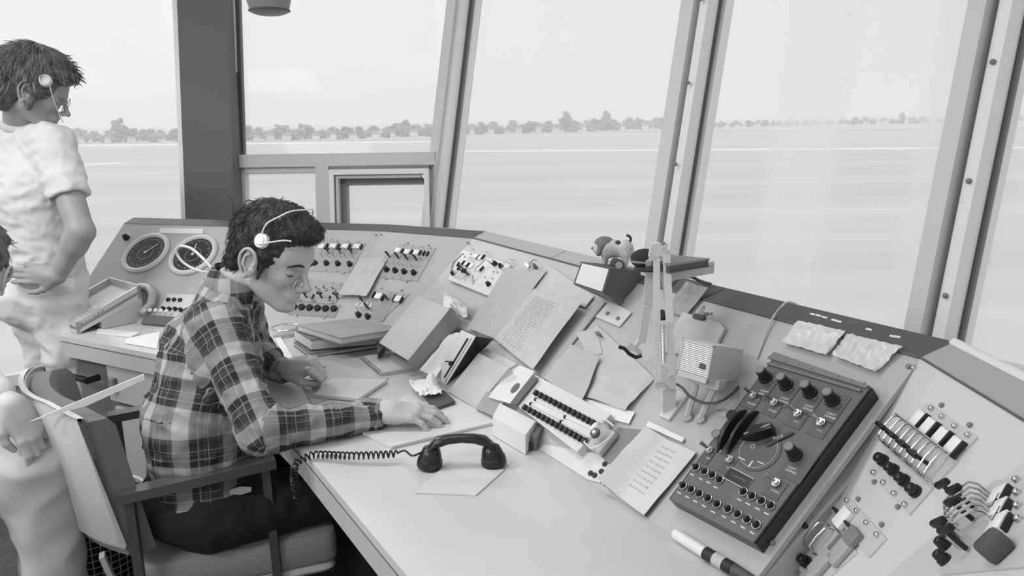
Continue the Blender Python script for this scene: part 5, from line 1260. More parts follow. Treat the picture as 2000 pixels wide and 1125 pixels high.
def plaid_mat():
    m = bpy.data.materials.new('plaid_flannel'); m.use_nodes = True; t = m.node_tree; b = t.nodes['Principled BSDF']; b.inputs['Roughness'].default_value = .9; b.inputs['Specular IOR Level'].default_value = .15
    uv = t.nodes.new('ShaderNodeUVMap'); sp = t.nodes.new('ShaderNodeSeparateXYZ'); t.links.new(uv.outputs[0], sp.inputs[0])
    def M_(op, a, c=None, c2=None):
        n = t.nodes.new('ShaderNodeMath'); n.operation = op
        for i, x in enumerate((a, c, c2)):
            if x is None: continue
            if isinstance(x, (int, float)): n.inputs[i].default_value = x
            else: t.links.new(x, n.inputs[i])
        return n.outputs[0]
    outs = []; lines = []
    for k, P in ((0, .098), (1, .108)):
        f = M_('FRACT', M_('ADD', M_('DIVIDE', sp.outputs[k], P), 100.13))
        r = t.nodes.new('ShaderNodeValToRGB'); r.color_ramp.interpolation = 'CONSTANT'; e = r.color_ramp.elements
        st = [(0, .66), (.34, .24), (.52, .34), (.55, .22), (.62, .34), (.65, .22), (.90, .34)]
        e[0].position = 0; e[0].color = (lin(.66),)*3+(1,); e[1].position = .34; e[1].color = (lin(.20),)*3+(1,)
        for p_, v_ in st[2:]:
            q = e.new(p_); q.color = (lin(v_),)*3+(1,)
        t.links.new(f, r.inputs[0]); outs.append(r.outputs[0])
        r2 = t.nodes.new('ShaderNodeValToRGB'); r2.color_ramp.interpolation = 'CONSTANT'; e = r2.color_ramp.elements
        e[0].position = 0; e[0].color = (0, 0, 0, 1); e[1].position = .50; e[1].color = (1, 1, 1, 1)
        for p_, v_ in ((.514, 0), (.70, 1), (.714, 0)):
            q = e.new(p_); q.color = (v_,)*3+(1,)
        t.links.new(f, r2.inputs[0]); lines.append(r2.outputs[0])
    mx = t.nodes.new('ShaderNodeMix'); mx.data_type = 'RGBA'; mx.inputs[0].default_value = .5; t.links.new(outs[0], mx.inputs[6]); t.links.new(outs[1], mx.inputs[7])
    ln = M_('MAXIMUM', lines[0], lines[1]); m3_ = t.nodes.new('ShaderNodeMix'); m3_.data_type = 'RGBA'; m3_.inputs[7].default_value = (lin(.68),)*3+(1,)
    t.links.new(M_('MULTIPLY', ln, .6), m3_.inputs[0]); t.links.new(mx.outputs[2], m3_.inputs[6])
    t.links.new(m3_.outputs[2], b.inputs['Base Color'])
    n = t.nodes.new('ShaderNodeTexNoise'); n.inputs['Scale'].default_value = 500; bp = t.nodes.new('ShaderNodeBump'); bp.inputs['Strength'].default_value = .12; bp.inputs['Distance'].default_value = .003
    t.links.new(n.outputs[0], bp.inputs['Height']); t.links.new(bp.outputs[0], b.inputs['Normal'])
    return m
def wrinkle(me, amp, fr, aniso=(1, 1, 1), seed=0, mask=None):
    me.update(); ns = [v_.normal.copy() for v_ in me.vertices]
    for v_, n_ in zip(me.vertices, ns):
        p = V((v_.co.x*fr*aniso[0]+seed, v_.co.y*fr*aniso[1], v_.co.z*fr*aniso[2])); k = 1-abs(noise.noise(p))*2.4
        a_ = amp*(mask(v_.co) if mask else 1); v_.co += n_*(a_*(k-.5))
    me.update()
M_hair = mat('dark_brown_hair', .17, .55, noise_amt=.06, nscale=60, bump=.6, bscale=130, stretch=(1, 1, .35))
M_hair2 = mat('mid_brown_hair', .36, .6, noise_amt=.08, nscale=50, bump=.6, bscale=100, stretch=(1, 1, .35))
M_lash = mat('eyelash_dark', .2, .7); M_lips = mat('lips', .5, .5)
def hair_strands(name, me, M, flow, n, ln, w_, m, parent, rng, keep=lambda q: True):
    """one mesh of fine locks following the hair surface"""
    b = B(); vs_ = me.vertices; Mi = M.inverted(); c = 0
    while c < n:
        v_ = vs_[rng.randrange(len(vs_))]; p = v_.co.copy(); q = Mi @ p
        if not keep(q): c += 1; continue
        nn_ = v_.normal.copy(); pts = []; L_ = ln*rng.uniform(.6, 1.3); d0 = (M.to_3x3() @ flow(q)).normalized(); jit = V([rng.uniform(-.25, .25) for _ in range(3)])
        for k in range(5):
            t = k/4; d = (d0+jit*t-nn_*nn_.dot(d0)*.9).normalized(); pts.append(p+nn_*(.0005+.0022*math.sin(t*2.6))); p = p+d*L_/4
        b.tube(pts, [w_*.7, w_, w_*.9, w_*.6, w_*.15], 4, caps=False); c += 1
    return obj(name, b, m, parent, smooth=80)
def hairset(parent, M, s, prims, m, n, seed, h=.004, ln=.03, w_=.0011):
    me = sdf_mesh('hair', xf(prims, M, s), h, None)
    wrinkle(me, .004, 90, (1, 1, .6), seed)
    hr_ = obj('hair', me, m, parent)
    me2 = hr_.data; off_ = WM[hr_.name]
    tmp = me2.copy(); tmp.transform(off_); tmp.update()
    def flow(q):                                            # from the crown outwards and down
        d = V((q.x+.03, q.y*1.3, (q.z-.13*s)*.9)); d.z -= .03
        if q.x > .03 and q.z > .05: d = V((.7, -.8, -.15))
        return d.normalized()
    hair_strands('hair_locks', tmp, M, flow, n, ln, w_, m, hr_, random.Random(seed), lambda q: not (q.z < .075*s and q.x > .015*s) and not (abs(q.x) < .05*s and q.z < .035*s) and q.z > -.06*s)
    return hr_
HAIR = [ell_((-.020, 0, .046), (.104, .088, .094), .02), ell_((.062, 0, .098), (.045, .062, .030), .02), ell_((-.072, 0, -.022), (.044, .066, .058), .02), cap_((.018, .076, .02), (.022, .077, -.030), .014, .007, .012), cap_((.018, -.076, .02), (.022, -.077, -.030), .014, .007, .012), ell_((.0, 0, .118), (.075, .06, .028), .02),
        neg(ell_((.108, 0, -.020), (.062, .10, .088), .012)), neg(ell_((.052, 0, -.105), (.090, .10, .075), .012)), neg(ell_((-.006, .097, -.012), (.030, .030, .046), .006)), neg(ell_((-.006, -.097, -.012), (.030, .030, .046), .006)), neg(ell_((.048, .10, -.02), (.020, .05, .045), .008)), neg(ell_((.048, -.10, -.02), (.020, .05, .045), .008))]

# ------------------------------------------------------------- seated controller
def man_seated():
    root = empty('person', (-.83, 1.87, .43), 'person in a plaid shirt and dark trousers sitting at the worktop, head bent, writing', 'person')
    neck = V((-.735, 2.0, 1.085)); pel = V((-.83, 1.88, .56)); SR = V((-.745, 1.865, 1.005)); SL = V((-.80, 2.18, 1.02))
    ER = V((-.590, 1.685, .80)); WR = V((-.330, 1.805, .786)); EL = V((-.80, 2.29, .82)); WL = V((-.655, 2.125, .795))
    f = V((.89, .45, 0)); l = V((-.45, .89, 0))
    hc_ = aty(533, 506, 1.985); yaw, pit = R(-20), R(20)
    fx = V((math.cos(yaw)*math.cos(pit), math.sin(yaw)*math.cos(pit), -math.sin(pit)))
    HM_ = frame(hc_, fx, (.25, .0, 1)); s = 1.04
    skin = head_mesh(HM_, s, neck+V((-.02, .0, -.02)), .058)
    # right hand: palm down on the board
    hd = (onz(842, 820, .775)-WR).normalized()
    RM = frame(WR+hd*.012+V((0, 0, .012)), V((hd.x, hd.y, -.04)), V((.05, -.18, 1)))
    Rp = hand_prims(RM, 1, [(.25, .45, .35), (.20, .40, .35), (.25, .45, .35), (.40, .50, .4)], .10, [(.008, .026, -.006), (.034, .046, -.016), (.058, .050, -.026), (.078, .044, -.034)], .98)
    skin.append(sdf_mesh('hand', Rp+[cap_(WR-hd*.05, WR+hd*.02+V((0, 0, .01)), .026, .023, .02)], .0026))
    LM = frame(WL+V((.010, -.004, .018)), V((.93, -.22, .16)), V((-.1, -.40, .90)))
    Lp = hand_prims(LM, -1, [(1.05, 1.25, .6), (1.15, 1.3, .7), (1.25, 1.3, .7), (1.35, 1.3, .7)], .03, [(.008, .026, -.008), (.040, .044, -.022), (.066, .034, -.040), (.078, .018, -.048)], 1.0)
    skin.append(sdf_mesh('hand', Lp+[cap_(WL-V((.04, -.03, 0)), WL+V((.02, -.006, .004)), .026, .024, .02)], .0026))
    skin.append(sdf_mesh('torso', [cap_(pel, V((-.79, 1.97, .92)), .10, .10), cap_(SR, SL, .045, .045, .05), cap_(V((-.78, 1.99, .98)), neck, .07, .05, .05), cap_(SR, ER, .045, .036), cap_(ER, WR, .036, .024), cap_(SL, EL, .045, .036), cap_(EL, WL, .036, .024)], .014))
    body = obj('body', join_meshes('body', skin), M_skin, root)
    # shirt
    sp = [pel+V((-.005, 0, -.02)), V((-.835, 1.905, .74)), V((-.805, 1.965, .90)), V((-.76, 2.0, 1.03))]
    tor = [cap_(sp[0]-l*.055, sp[1]-l*.06, .122, .120, .05), cap_(sp[0]+l*.055, sp[1]+l*.06, .122, .120, .05), cap_(sp[1]-l*.06, sp[2]-l*.075, .120, .112, .05), cap_(sp[1]+l*.06, sp[2]+l*.075, .120, .112, .05),
           cap_(sp[2]-l*.07, SR+V((.0, .02, -.02)), .105, .070, .05), cap_(sp[2]+l*.07, SL+V((0, -.02, -.02)), .105, .070, .05), cap_(SR+V((0, .03, 0)), neck+V((-.03, -.02, -.03)), .062, .058, .05), cap_(SL-V((0, .03, 0)), neck+V((-.03, .02, -.03)), .062, .058, .05), cap_(sp[2]+f*.03, neck+V((-.02, 0, -.06)), .09, .062, .05)]
    arms = [cap_(SR, ER, .066, .052, .03, 1), cap_(ER, WR-hd*.01, .053, .037, .03, 1), cap_(SL, EL, .064, .050, .03, 2), cap_(EL, WL-V((.015, -.015, 0)), .050, .037, .03, 2)]
    cuts = [neg(ell_(pel+V((0, 0, -.17)), (.34, .34, .15), .01)), neg(ell_(WR+hd*.056+V((0, 0, .0)), (.05, .06, .06), .004, rot=np.array(frame((0, 0, 0), hd, (0, 0, 1)).to_3x3()))), neg(cap_(neck+V((.0, -.005, -.03)), neck+V((.03, -.01, .10)), .058, .072, .006)), neg(ell_(WL+V((.045, -.035, 0)), (.05, .05, .05), .004))]
    cuts += [neg(ell_(V((-.56, 1.80, .735-.085)), (.3, .3, .095), .004))] if False else []
    me = sdf_mesh('shirt', tor+arms+cuts, .0065)
    def msk(p): return 1.0 if p.z < .98 else .5
    wrinkle(me, .006, 14, (1, 1, 1.6), 3, msk); wrinkle(me, .003, 34, (1, 1, .8), 9)
    region_uv(me, Cloth([(sp, .135, -f), ([SR, ER, WR], .05, V((0, 0, 1))), ([SL, EL, WL], .05, V((0, 0, 1)))]))
    M_pl = plaid_mat()
    sh = obj('shirt', me, M_pl, root)
    # collar
    ax = (HM_ @ V((-.02, 0, -.08))-neck).normalized(); b = B(); cM = frame(neck+V((.006, -.004, -.012)), V((.95, -.1, -.30)), ax+V((.25, 0, .4)))
    cl = []
    for r_, z_ in ((.066, -.012), (.067, .018), (.069, .040), (.076, .036), (.084, .008), (.088, -.012)):
        cl.append([(r_*math.cos(a), r_*math.sin(a)*1.02, z_+(.02 if z_ > 0 else 0)*(-math.cos(a))*.6) for a in [R(38+i*(284/30)) for i in range(31)]])
    b.bridge(cl, cap=False, closed=False); m_ = b.mesh('collar', 60)
    m_.transform(cM); region_uv(m_, Cloth([([neck-V((0, 0, .1)), neck+V((0, 0, .1))], .08, -f)])); so = obj('collar', m_, M_pl, sh); md = so.modifiers.new('th', 'SOLIDIFY'); md.thickness = .003
    # cuffs
    for W_, d_, r_ in ((WR-hd*.006, hd, .0385), (WL-V((.016, -.014, -.002)), V((.72, -.69, .0)), .037)):
        d_ = V(d_).normalized(); x_ = d_.orthogonal().normalized(); y_ = d_.cross(x_); b = B()
        b.bridge([[W_+d_*t+(x_*math.cos(a)+y_*math.sin(a))*(r_+e) for a in [i*math.pi/14 for i in range(28)]] for t, e in ((-.055, -.004), (-.050, .003), (0, .002), (.006, -.003), (.0, -.008))], cap=False)
        m_ = b.mesh('cuff', 60); region_uv(m_, Cloth([([W_-d_*.1, W_+d_*.1], .05, V((0, 0, 1)))])); obj('cuff', m_, M_pl, sh)
    # trousers
    hipR, hipL = pel-l*.09+V((.02, 0, -.035)), pel+l*.09+V((.02, 0, -.035)); KR, KL = V((-.415, 2.0, .51)), V((-.53, 2.17, .51))
    tr_ = [ell_(pel+V((-.005, -.01, -.015)), (.150, .165, .115), .04), cap_(hipR, KR, .092, .070, .04), cap_(hipL, KL, .092, .070, .04), cap_(KR, V((-.44, 2.02, .10)), .065, .055, .03), cap_(KL, V((-.52, 2.2, .10)), .065, .055, .03)]
    me = sdf_mesh('trousers', tr_, .009); wrinkle(me, .006, 16, (1, 1, 1), 5)
    obj('trousers', me, mat('dark_trousers', .12, .85, bump=.3, bscale=250), root)
    tg = aty(470, 958, 1.775); obj('pocket_tag', B().sheet(lambda a, b_: tg+V(((a-.5)*.05, (a-.5)*.014-.002*b_, -(b_-.5)*.022*(1-abs(a-.5)))), 6, 4, .001), mat('pocket_tag', .62, .7), root, label='pale torn pocket patch')
    sh_ = B()
    for k_, yy in ((V((-.40, 2.0, 0)), 0), (V((-.48, 2.2, 0)), 0)): sh_.sph(k_+V((.04, .02, .05)), (.13, .05, .045), seg=16)
    obj('shoes', sh_, M_black, root)
    # hair, brow, eye line, glasses, headset
    hr_ = hairset(root, HM_, s, HAIR, M_hair, 2200, 4, ln=.022, w_=.0009)
    def H(x, y, z): return HM_ @ (V((x, y, z))*s)
    for sy in (1, -1):
        obj('eyebrow', B().tube([H(.078, sy*.054, .016), H(.0915, sy*.038, .023), H(.0965, sy*.026, .024), H(.098, sy*.014, .020)], [.002, .0036, .0038, .0026], 6), M_lash, root)
        obj('eyelashes', B().tube([H(.0765, sy*.045, -.006), H(.0835, sy*.036, -.0085), H(.083, sy*.024, -.0085)], [.0010, .0018, .0010], 5), M_lash, root)
    gb_ = empty('spectacles', H(.10, 0, -.02), 'thin wire spectacles low on the nose of the seated person', 'spectacles')
    for sy in (1, -1):
        obj('rim', B().ring((0, 0, 0), .016, .0007, frame(H(.101, sy*.024, -.028), (HM_.to_3x3() @ V((0, 1, 0))), (HM_.to_3x3() @ V((1, 0, .1)))), seg=28, ts=5), M_white, gb_)
    obj('bridge', B().tube([H(.101, .009, -.026), H(.1145, 0, -.022), H(.101, -.009, -.026)], .0008, 5), M_white, gb_)
    hs_ = empty('headset', H(.015, -.09, .07), 'white telephone headset pushed up on the dark hair of the seated person', 'headset')
    eM = frame(H(.012, -.089, .062), HM_.to_3x3() @ V((1, -.12, 0)), HM_.to_3x3() @ V((0.1, -1, .30)))
    obj('ear_pad', B().cyl((0, 0, -.006), .020, .018, .010, eM, 28).cyl((0, 0, .004), .014, .011, .004, eM, 24), M_white, hs_)
    obj('head_band', B().tube(smooth([H(.008, -.088, .078), H(.012, -.086, .105), H(.03, -.07, .13), H(.040, -.045, .146), H(.045, 0, .150), H(.040, .05, .145), H(.02, .088, .10)]), .0022, 6), M_white, hs_)
    obj('mouth_tube', B().tube(smooth([H(.018, -.100, .056), H(.045, -.100, .072), H(.075, -.092, .088), H(.088, -.086, .090)]), [.002]*18+[.0026], 6), M_white, hs_)
    pn = empty('pencil', LM @ V((.05, 0, -.02)), 'short pencil held in the left fist of the seated person', 'pencil')
    pa, pb_ = aty(575, 716, 2.06), aty(640, 713, 2.10); pa = LM @ V((.02, -.02, -.03)); pb_ = pa+(onz(640, 714, .80)-pa).normalized()*.10
    obj('shaft', B().tube([pa, along(pa, pb_, .88)], .0036, 6), M_mid, pn); obj('point', B().tube([along(pa, pb_, .88), pb_], [.0036, .0006], 6), M_paper, pn)
    return root
man_seated()
# looped headband hanging behind his collar
lp_ = [aty(*z2(q)[0], 2.45-.3*k) for k, q in enumerate([])]
pts_ = [((1215, 395), 2.10), ((1165, 350), 2.14), ((1110, 290), 2.20), ((1050, 240), 2.28), ((990, 228), 2.32), ((970, 260), 2.33), ((1000, 310), 2.32), ((1060, 350), 2.28), ((1120, 368), 2.22), ((1185, 375), 2.13)]
hb = empty('spare_headset', aty(*z2((1190, 385))[0], 2.12), 'pale looped headband and black earpiece hanging behind the seated person\'s collar', 'headset')
obj('loop_band', B().tube(smooth([aty(*z2(q)[0], Y) for q, Y in pts_]), .0042, 8), M_plate5, hb)
p = aty(*z2((1200, 385))[0], 2.09)
obj('earpiece', B().sph(p, (.03, .02, .016), seg=14).sph(p+V((-.028, .0, -.02)), (.016, .012, .01), seg=12).tube([p, p+V((-.028, 0, -.02))], .006, 6), M_black, hb)

# ------------------------------------------------------------- armchair
ch = empty('armchair', (-.83, 1.97, 0), 'metal framed office armchair with pale wrap-around back and seat, holding the seated person', 'chair')
M_up = mat('chair_back_vinyl', .76, .6, noise_amt=.01, bump=.1, bscale=200); M_cu = mat('chair_cushion_fabric', .44, .9, bump=.3, bscale=260, stretch=(1, 1, 4)); M_st = mat('dark_steel', .38, .3, .6)
# curved back: arc in plan
fN, fF = V((-.935, 1.64, 0)), V((-1.215, 1.985, 0)); lb_ = (fF-fN); lb_.normalize(); fb_ = V((lb_.y, -lb_.x, 0)); fb_ = fb_ if fb_.x > 0 else -fb_
def arc(t, off, z): 
    w_ = (fF-fN).length*1.12; bow = .07*(1-(2*t-1)**2); rec = -(z-.5)*.16
    return fN + lb_*(w_*t) - fb_*(bow-off-rec) + V((0, 0, z))
def slabarc(o0, o1, z0, z1, ta=0, tb=1, n=16):
    b = B(); L = []
    for i in range(n+1):
        t = ta+(tb-ta)*i/n; e_ = min(1, 5*min(t-ta+.03, tb-t+.03)); zt_ = z1-.03*(1-e_)
        L.append([arc(t, o0, z0), arc(t, o0, zt_-.02), arc(t, o0+.012, zt_), arc(t, o1-.012, zt_), arc(t, o1, zt_-.02), arc(t, o1, z0), arc(t, (o0+o1)/2, z0-.01)])
    b.bridge(L); return b
obj('back_shell', slabarc(.010, .022, .53, .89), M_up, ch)
obj('back_cushion', slabarc(.023, .085, .50, .875, .012, .988), M_cu, ch)
obj('piping', B().tube([arc(t/20, .022, .882-.02*(abs(t-10)/10)**6) for t in range(21)], .003, 6), M_up, ch)
sN0, sN1, sF1, sF0 = V((-.93, 1.70, 0)), V((-.475, 1.865, 0)), V((-.66, 2.32, 0)), V((-1.13, 2.13, 0))
def seatb(z0, z1, sh=0):
    b = B(); c = (sN0+sN1+sF1+sF0)/4; P = [along(c, p, 1-sh) for p in (sN0, sN1, sF1, sF0)]
    def rr(k, z):
        out = []
        for i in range(4):
            p, q, r_ = P[i-1], P[i], P[(i+1) % 4]; u = (p-q).normalized()*.035; w_ = (r_-q).normalized()*.035
            for j in range(5):
                t = j/4; out.append(along(c, (q+u*(1-t)**2+w_*t*t), k)+V((0, 0, z)))
        return out
    b.bridge([rr(.97, z0), rr(1, z0+.01), rr(1, z1-.02), rr(.985, z1-.006), rr(.93, z1)]); return b
obj('seat', seatb(.35, .44), mat('chair_seat_fabric', .58, .9, bump=.3, bscale=260, stretch=(1, 1, 4)), ch)
obj('seat_pan', seatb(.32, .349, .02), M_up, ch)
def barx(a, c, w_, h_):
    a, c = V(a), V(c); d = (c-a).normalized(); x_ = d.cross(V((0, 0, 1))); x_ = x_.normalized() if x_.length > .1 else V((.45, -.89, 0)); y_ = x_.cross(d)
    return B().bridge([[p+x_*w_/2*i+y_*h_/2*j for i, j in ((-1, -1), (1, -1), (1, 1), (-1, 1))] for p in (a, c)])
aR0, aR1 = V((-.925, 1.65, .655)), V((-.608, 1.812, .665)); shf = V((-.28, .50, 0))
for s_, nm in ((V(), 0), (shf, 1)):
    obj('armrest', barx(aR0+s_, aR1+s_, .045, .024), mat('armrest_dark', .33, .25, spec=.8), ch)
    f0, f1 = aR1+s_+V((-.02, -.01, -.012)), aR1+s_+V((-.01, .0, 0)); f1.z = 0
    g0, g1 = aR0+s_+V((.02, .01, -.012)), aR0+s_+V((.02, .015, 0)); g1.z = 0
    for a_, c_ in ((f0, f1), (g0, g1)):
        obj('leg', B().prism([a_+V((-.011, -.006, 0)), a_+V((.011, -.006, 0)), a_+V((.011, .006, 0)), a_+V((-.011, .006, 0))], V((c_.x-a_.x, c_.y-a_.y, -a_.z))), M_st, ch)
    obj('side_rail', barx(V((g1.x, g1.y, .33)), V((f1.x, f1.y, .33)), .012, .03), M_st, ch)
q = arc(.1, -.004, .5); q2 = arc(.1, -.004, .0); q2.z = .02
obj('rear_bracket', barx(q, V((q.x+.04, q.y+.02, .3)), .03, .012), M_plate, ch)

# ------------------------------------------------------------- standing controller at the left window
def man_standing():
    root = empty('person', (-1.83, 2.87, 0), 'person standing at the left edge in a white short-sleeved shirt, hand on hip, looking down', 'person')
    az = R(62); f = V((math.cos(az), math.sin(az), 0)); l = V((-f.y, f.x, 0)); r_ = -l
    pel = V((-1.80, 2.88, .95)); neck = V((-1.80, 2.90, 1.50)); ch_ = V((-1.82, 2.88, 1.25))
    SR = neck+r_*.17+V((0, 0, -.055)); SL = neck-r_*.18+V((0, 0, -.05))
    ER = aty(158, 452, 2.70); WR = aty(112, 540, 2.70); EL = SL+V((-.18, .05, -.28)); WL = pel-r_*.2+V((0, 0, .06))
    hc_ = aty(66, 176, 2.84); yaw, pit = R(22), R(26)
    fx = V((math.cos(yaw)*math.cos(pit), math.sin(yaw)*math.cos(pit), -math.sin(pit))); HM_ = frame(hc_, fx, (.2, 0, 1)); s = 1.05
    skin = head_mesh(HM_, s, neck+V((0, 0, -.01)), .057, .004)
    hd = V((-.80, -.10, .12)).normalized(); HMr = frame(WR+hd*.01, hd, V((.15, -1, .25)))
    skin.append(sdf_mesh('hand', hand_prims(HMr, 1, [(.2, .4, .2), (.2, .45, .2), (.25, .45, .2), (.3, .5, .2)], .06, [(.008, .026, -.004), (.03, .050, -.004), (.055, .062, -.008), (.078, .066, -.012)], 1.0)+[cap_(WR+(ER-WR).normalized()*.06, WR, .028, .025, .02)], .003))
    skin.append(sdf_mesh('torso', [cap_(pel, ch_, .10, .11), cap_(SR, SL, .05, .05), cap_(ch_, neck, .09, .052), cap_(SR, ER, .056, .044, .03), cap_(ER, WR, .044, .027, .02), ell_(along(ER, WR, .25), (.043, .043, .05), .02), cap_(SL, EL, .05, .042), cap_(EL, WL, .042, .026)], .007))
    obj('body', join_meshes('body', skin), M_skin2, root)
    a = along(SR, ER, .55)
    P = [cap_(pel-r_*.055+V((0, 0, .02)), ch_-r_*.07, .125, .125, .05), cap_(pel+r_*.055+V((0, 0, .02)), ch_+r_*.07, .125, .125, .05), cap_(ch_+r_*.07, SR+V((0, 0, -.03)), .11, .072, .05), cap_(ch_-r_*.07, SL+V((0, 0, -.03)), .11, .072, .05), cap_(ch_, neck-V((0, 0, .08)), .125, .085, .05), cap_(SR, neck+V((0, 0, -.03)), .064, .060, .04), cap_(SL, neck+V((0, 0, -.03)), .064, .060, .04),
         cap_(SR, a, .074, .072, .025), cap_(SL, along(SL, EL, .5), .07, .07, .03)]
    dA = (ER-SR).normalized()
    cut = [neg(ell_(along(SR, ER, .55)+dA*.085, (.075, .1, .1), .004, rot=np.array(frame((0, 0, 0), dA, (0, 0, 1)).to_3x3()))), neg(cap_(neck+V((.035, .01, .055)), neck+V((.06, .02, .16)), .060, .07, .006)), neg(ell_(pel+V((0, 0, -.15)), (.3, .3, .15), .01))]
    me = sdf_mesh('shirt', P+cut, .008); wrinkle(me, .007, 11, (1, 1, 2.0), 2); wrinkle(me, .003, 26, (1, 1, 1), 8)
    sh = obj('shirt', me, mat('white_shirt_cotton', .82, .85), root)
    b = B(); cM = frame(neck+V((.015, 0, -.012)), V((.9, .3, -.25)), V((.25, 0, 1)))
    b.bridge([[cM @ V((r0*math.cos(t), r0*math.sin(t), z_)) for t in [R(35+i*290/28) for i in range(29)]] for r0, z_ in ((.062, -.01), (.066, .04), (.074, .036), (.086, -.004))], cap=False, closed=False)
    so = obj('collar', b.mesh('collar', 60), mat('white_shirt_cotton', .9), sh); so.modifiers.new('t', 'SOLIDIFY').thickness = .003
    kR, kL = V((-1.72, 2.84, .50)), V((-1.86, 2.95, .50)); T = [ell_(pel+V((0, 0, -.02)), (.165, .145, .12), .05), ell_(pel-f*.05+V((0, 0, -.08)), (.15, .11, .11), .05), cap_(pel+r_*.085+V((0, 0, -.05)), kR, .098, .072, .05), cap_(pel-r_*.085+V((0, 0, -.05)), kL, .098, .072, .05), cap_(kR, V((-1.70, 2.84, .07)), .070, .072, .04), cap_(kL, V((-1.88, 2.96, .07)), .070, .072, .04), neg(ell_(pel+V((0, 0, .17)), (.3, .3, .13), .01))]
    me = sdf_mesh('trousers', T, .009); wrinkle(me, .010, 8, (1, 1, 1.4), 6); wrinkle(me, .003, 24, (1, 1, 1), 1)
    obj('trousers', me, mat('light_grey_trousers', .86, .85), root)
    obj('belt', B().ring((0, 0, 0), .150, .014, frame(pel+V((0, 0, .045)), r_, (0, 0, 1)), seg=40, ts=8, sy=.86), mat('light_belt', .66, .6), root)
    shs = B(); shs.sph((-1.66, 2.90, .045), (.07, .13, .045), seg=16).sph((-1.84, 3.02, .045), (.07, .13, .045), seg=16); obj('shoes', shs, M_black, root)
    H2 = [ell_((-.025, 0, .046), (.115, .102, .100), .02), ell_((.060, 0, .090), (.052, .072, .034), .02), ell_((-.070, 0, -.035), (.055, .082, .072), .025), cap_((.012, .080, .0), (.016, .080, -.055), .020, .008, .012), cap_((.012, -.080, .0), (.016, -.080, -.055), .020, .008, .012), ell_((.0, 0, .120), (.08, .07, .032), .02),
          neg(ell_((.115, 0, -.030), (.065, .11, .088), .012)), neg(ell_((.060, 0, -.120), (.085, .10, .075), .012)), neg(ell_((.002, -.105, -.020), (.014, .02, .024), .006))]
    hairset(root, HM_, s, H2, M_hair2, 1500, 11, .0045, .05, .0017)
    def H(x, y, z): return HM_ @ (V((x, y, z))*s)
    g = empty('spectacles', H(.10, 0, 0), 'spectacles worn by the standing person in the white shirt', 'spectacles')
    for sy in (1, -1):
        obj('rim', B().ring((0, 0, 0), .024, .0012, frame(H(.104, sy*.034, -.006), HM_.to_3x3() @ V((0, 1, 0)), HM_.to_3x3() @ V((1, sy*.12, .0))), seg=28, ts=5), M_mid, g)
        obj('temple', B().tube([H(.10, sy*.058, .0), H(.0, sy*.083, .006)], .0013, 5), M_mid, g)
    h = empty('headset', H(.02, -.1, .05), 'small pale headset clip in the hair of the standing person', 'headset')
    eM = frame(H(.035, -.094, .055), HM_.to_3x3() @ V((1, -.12, 0)), HM_.to_3x3() @ V((0.1, -1, .35)))
    obj('ear_pad', B().cyl((0, 0, -.008), .022, .020, .014, eM, 28).ring((0, 0, .006), .015, .003, eM), M_plate5, h)
    obj('mouth_tube', B().tube(smooth([H(.05, -.10, .05), H(.08, -.09, .0), H(.12, -.05, -.06)]), .0018, 6), M_plate5, h)
man_standing()

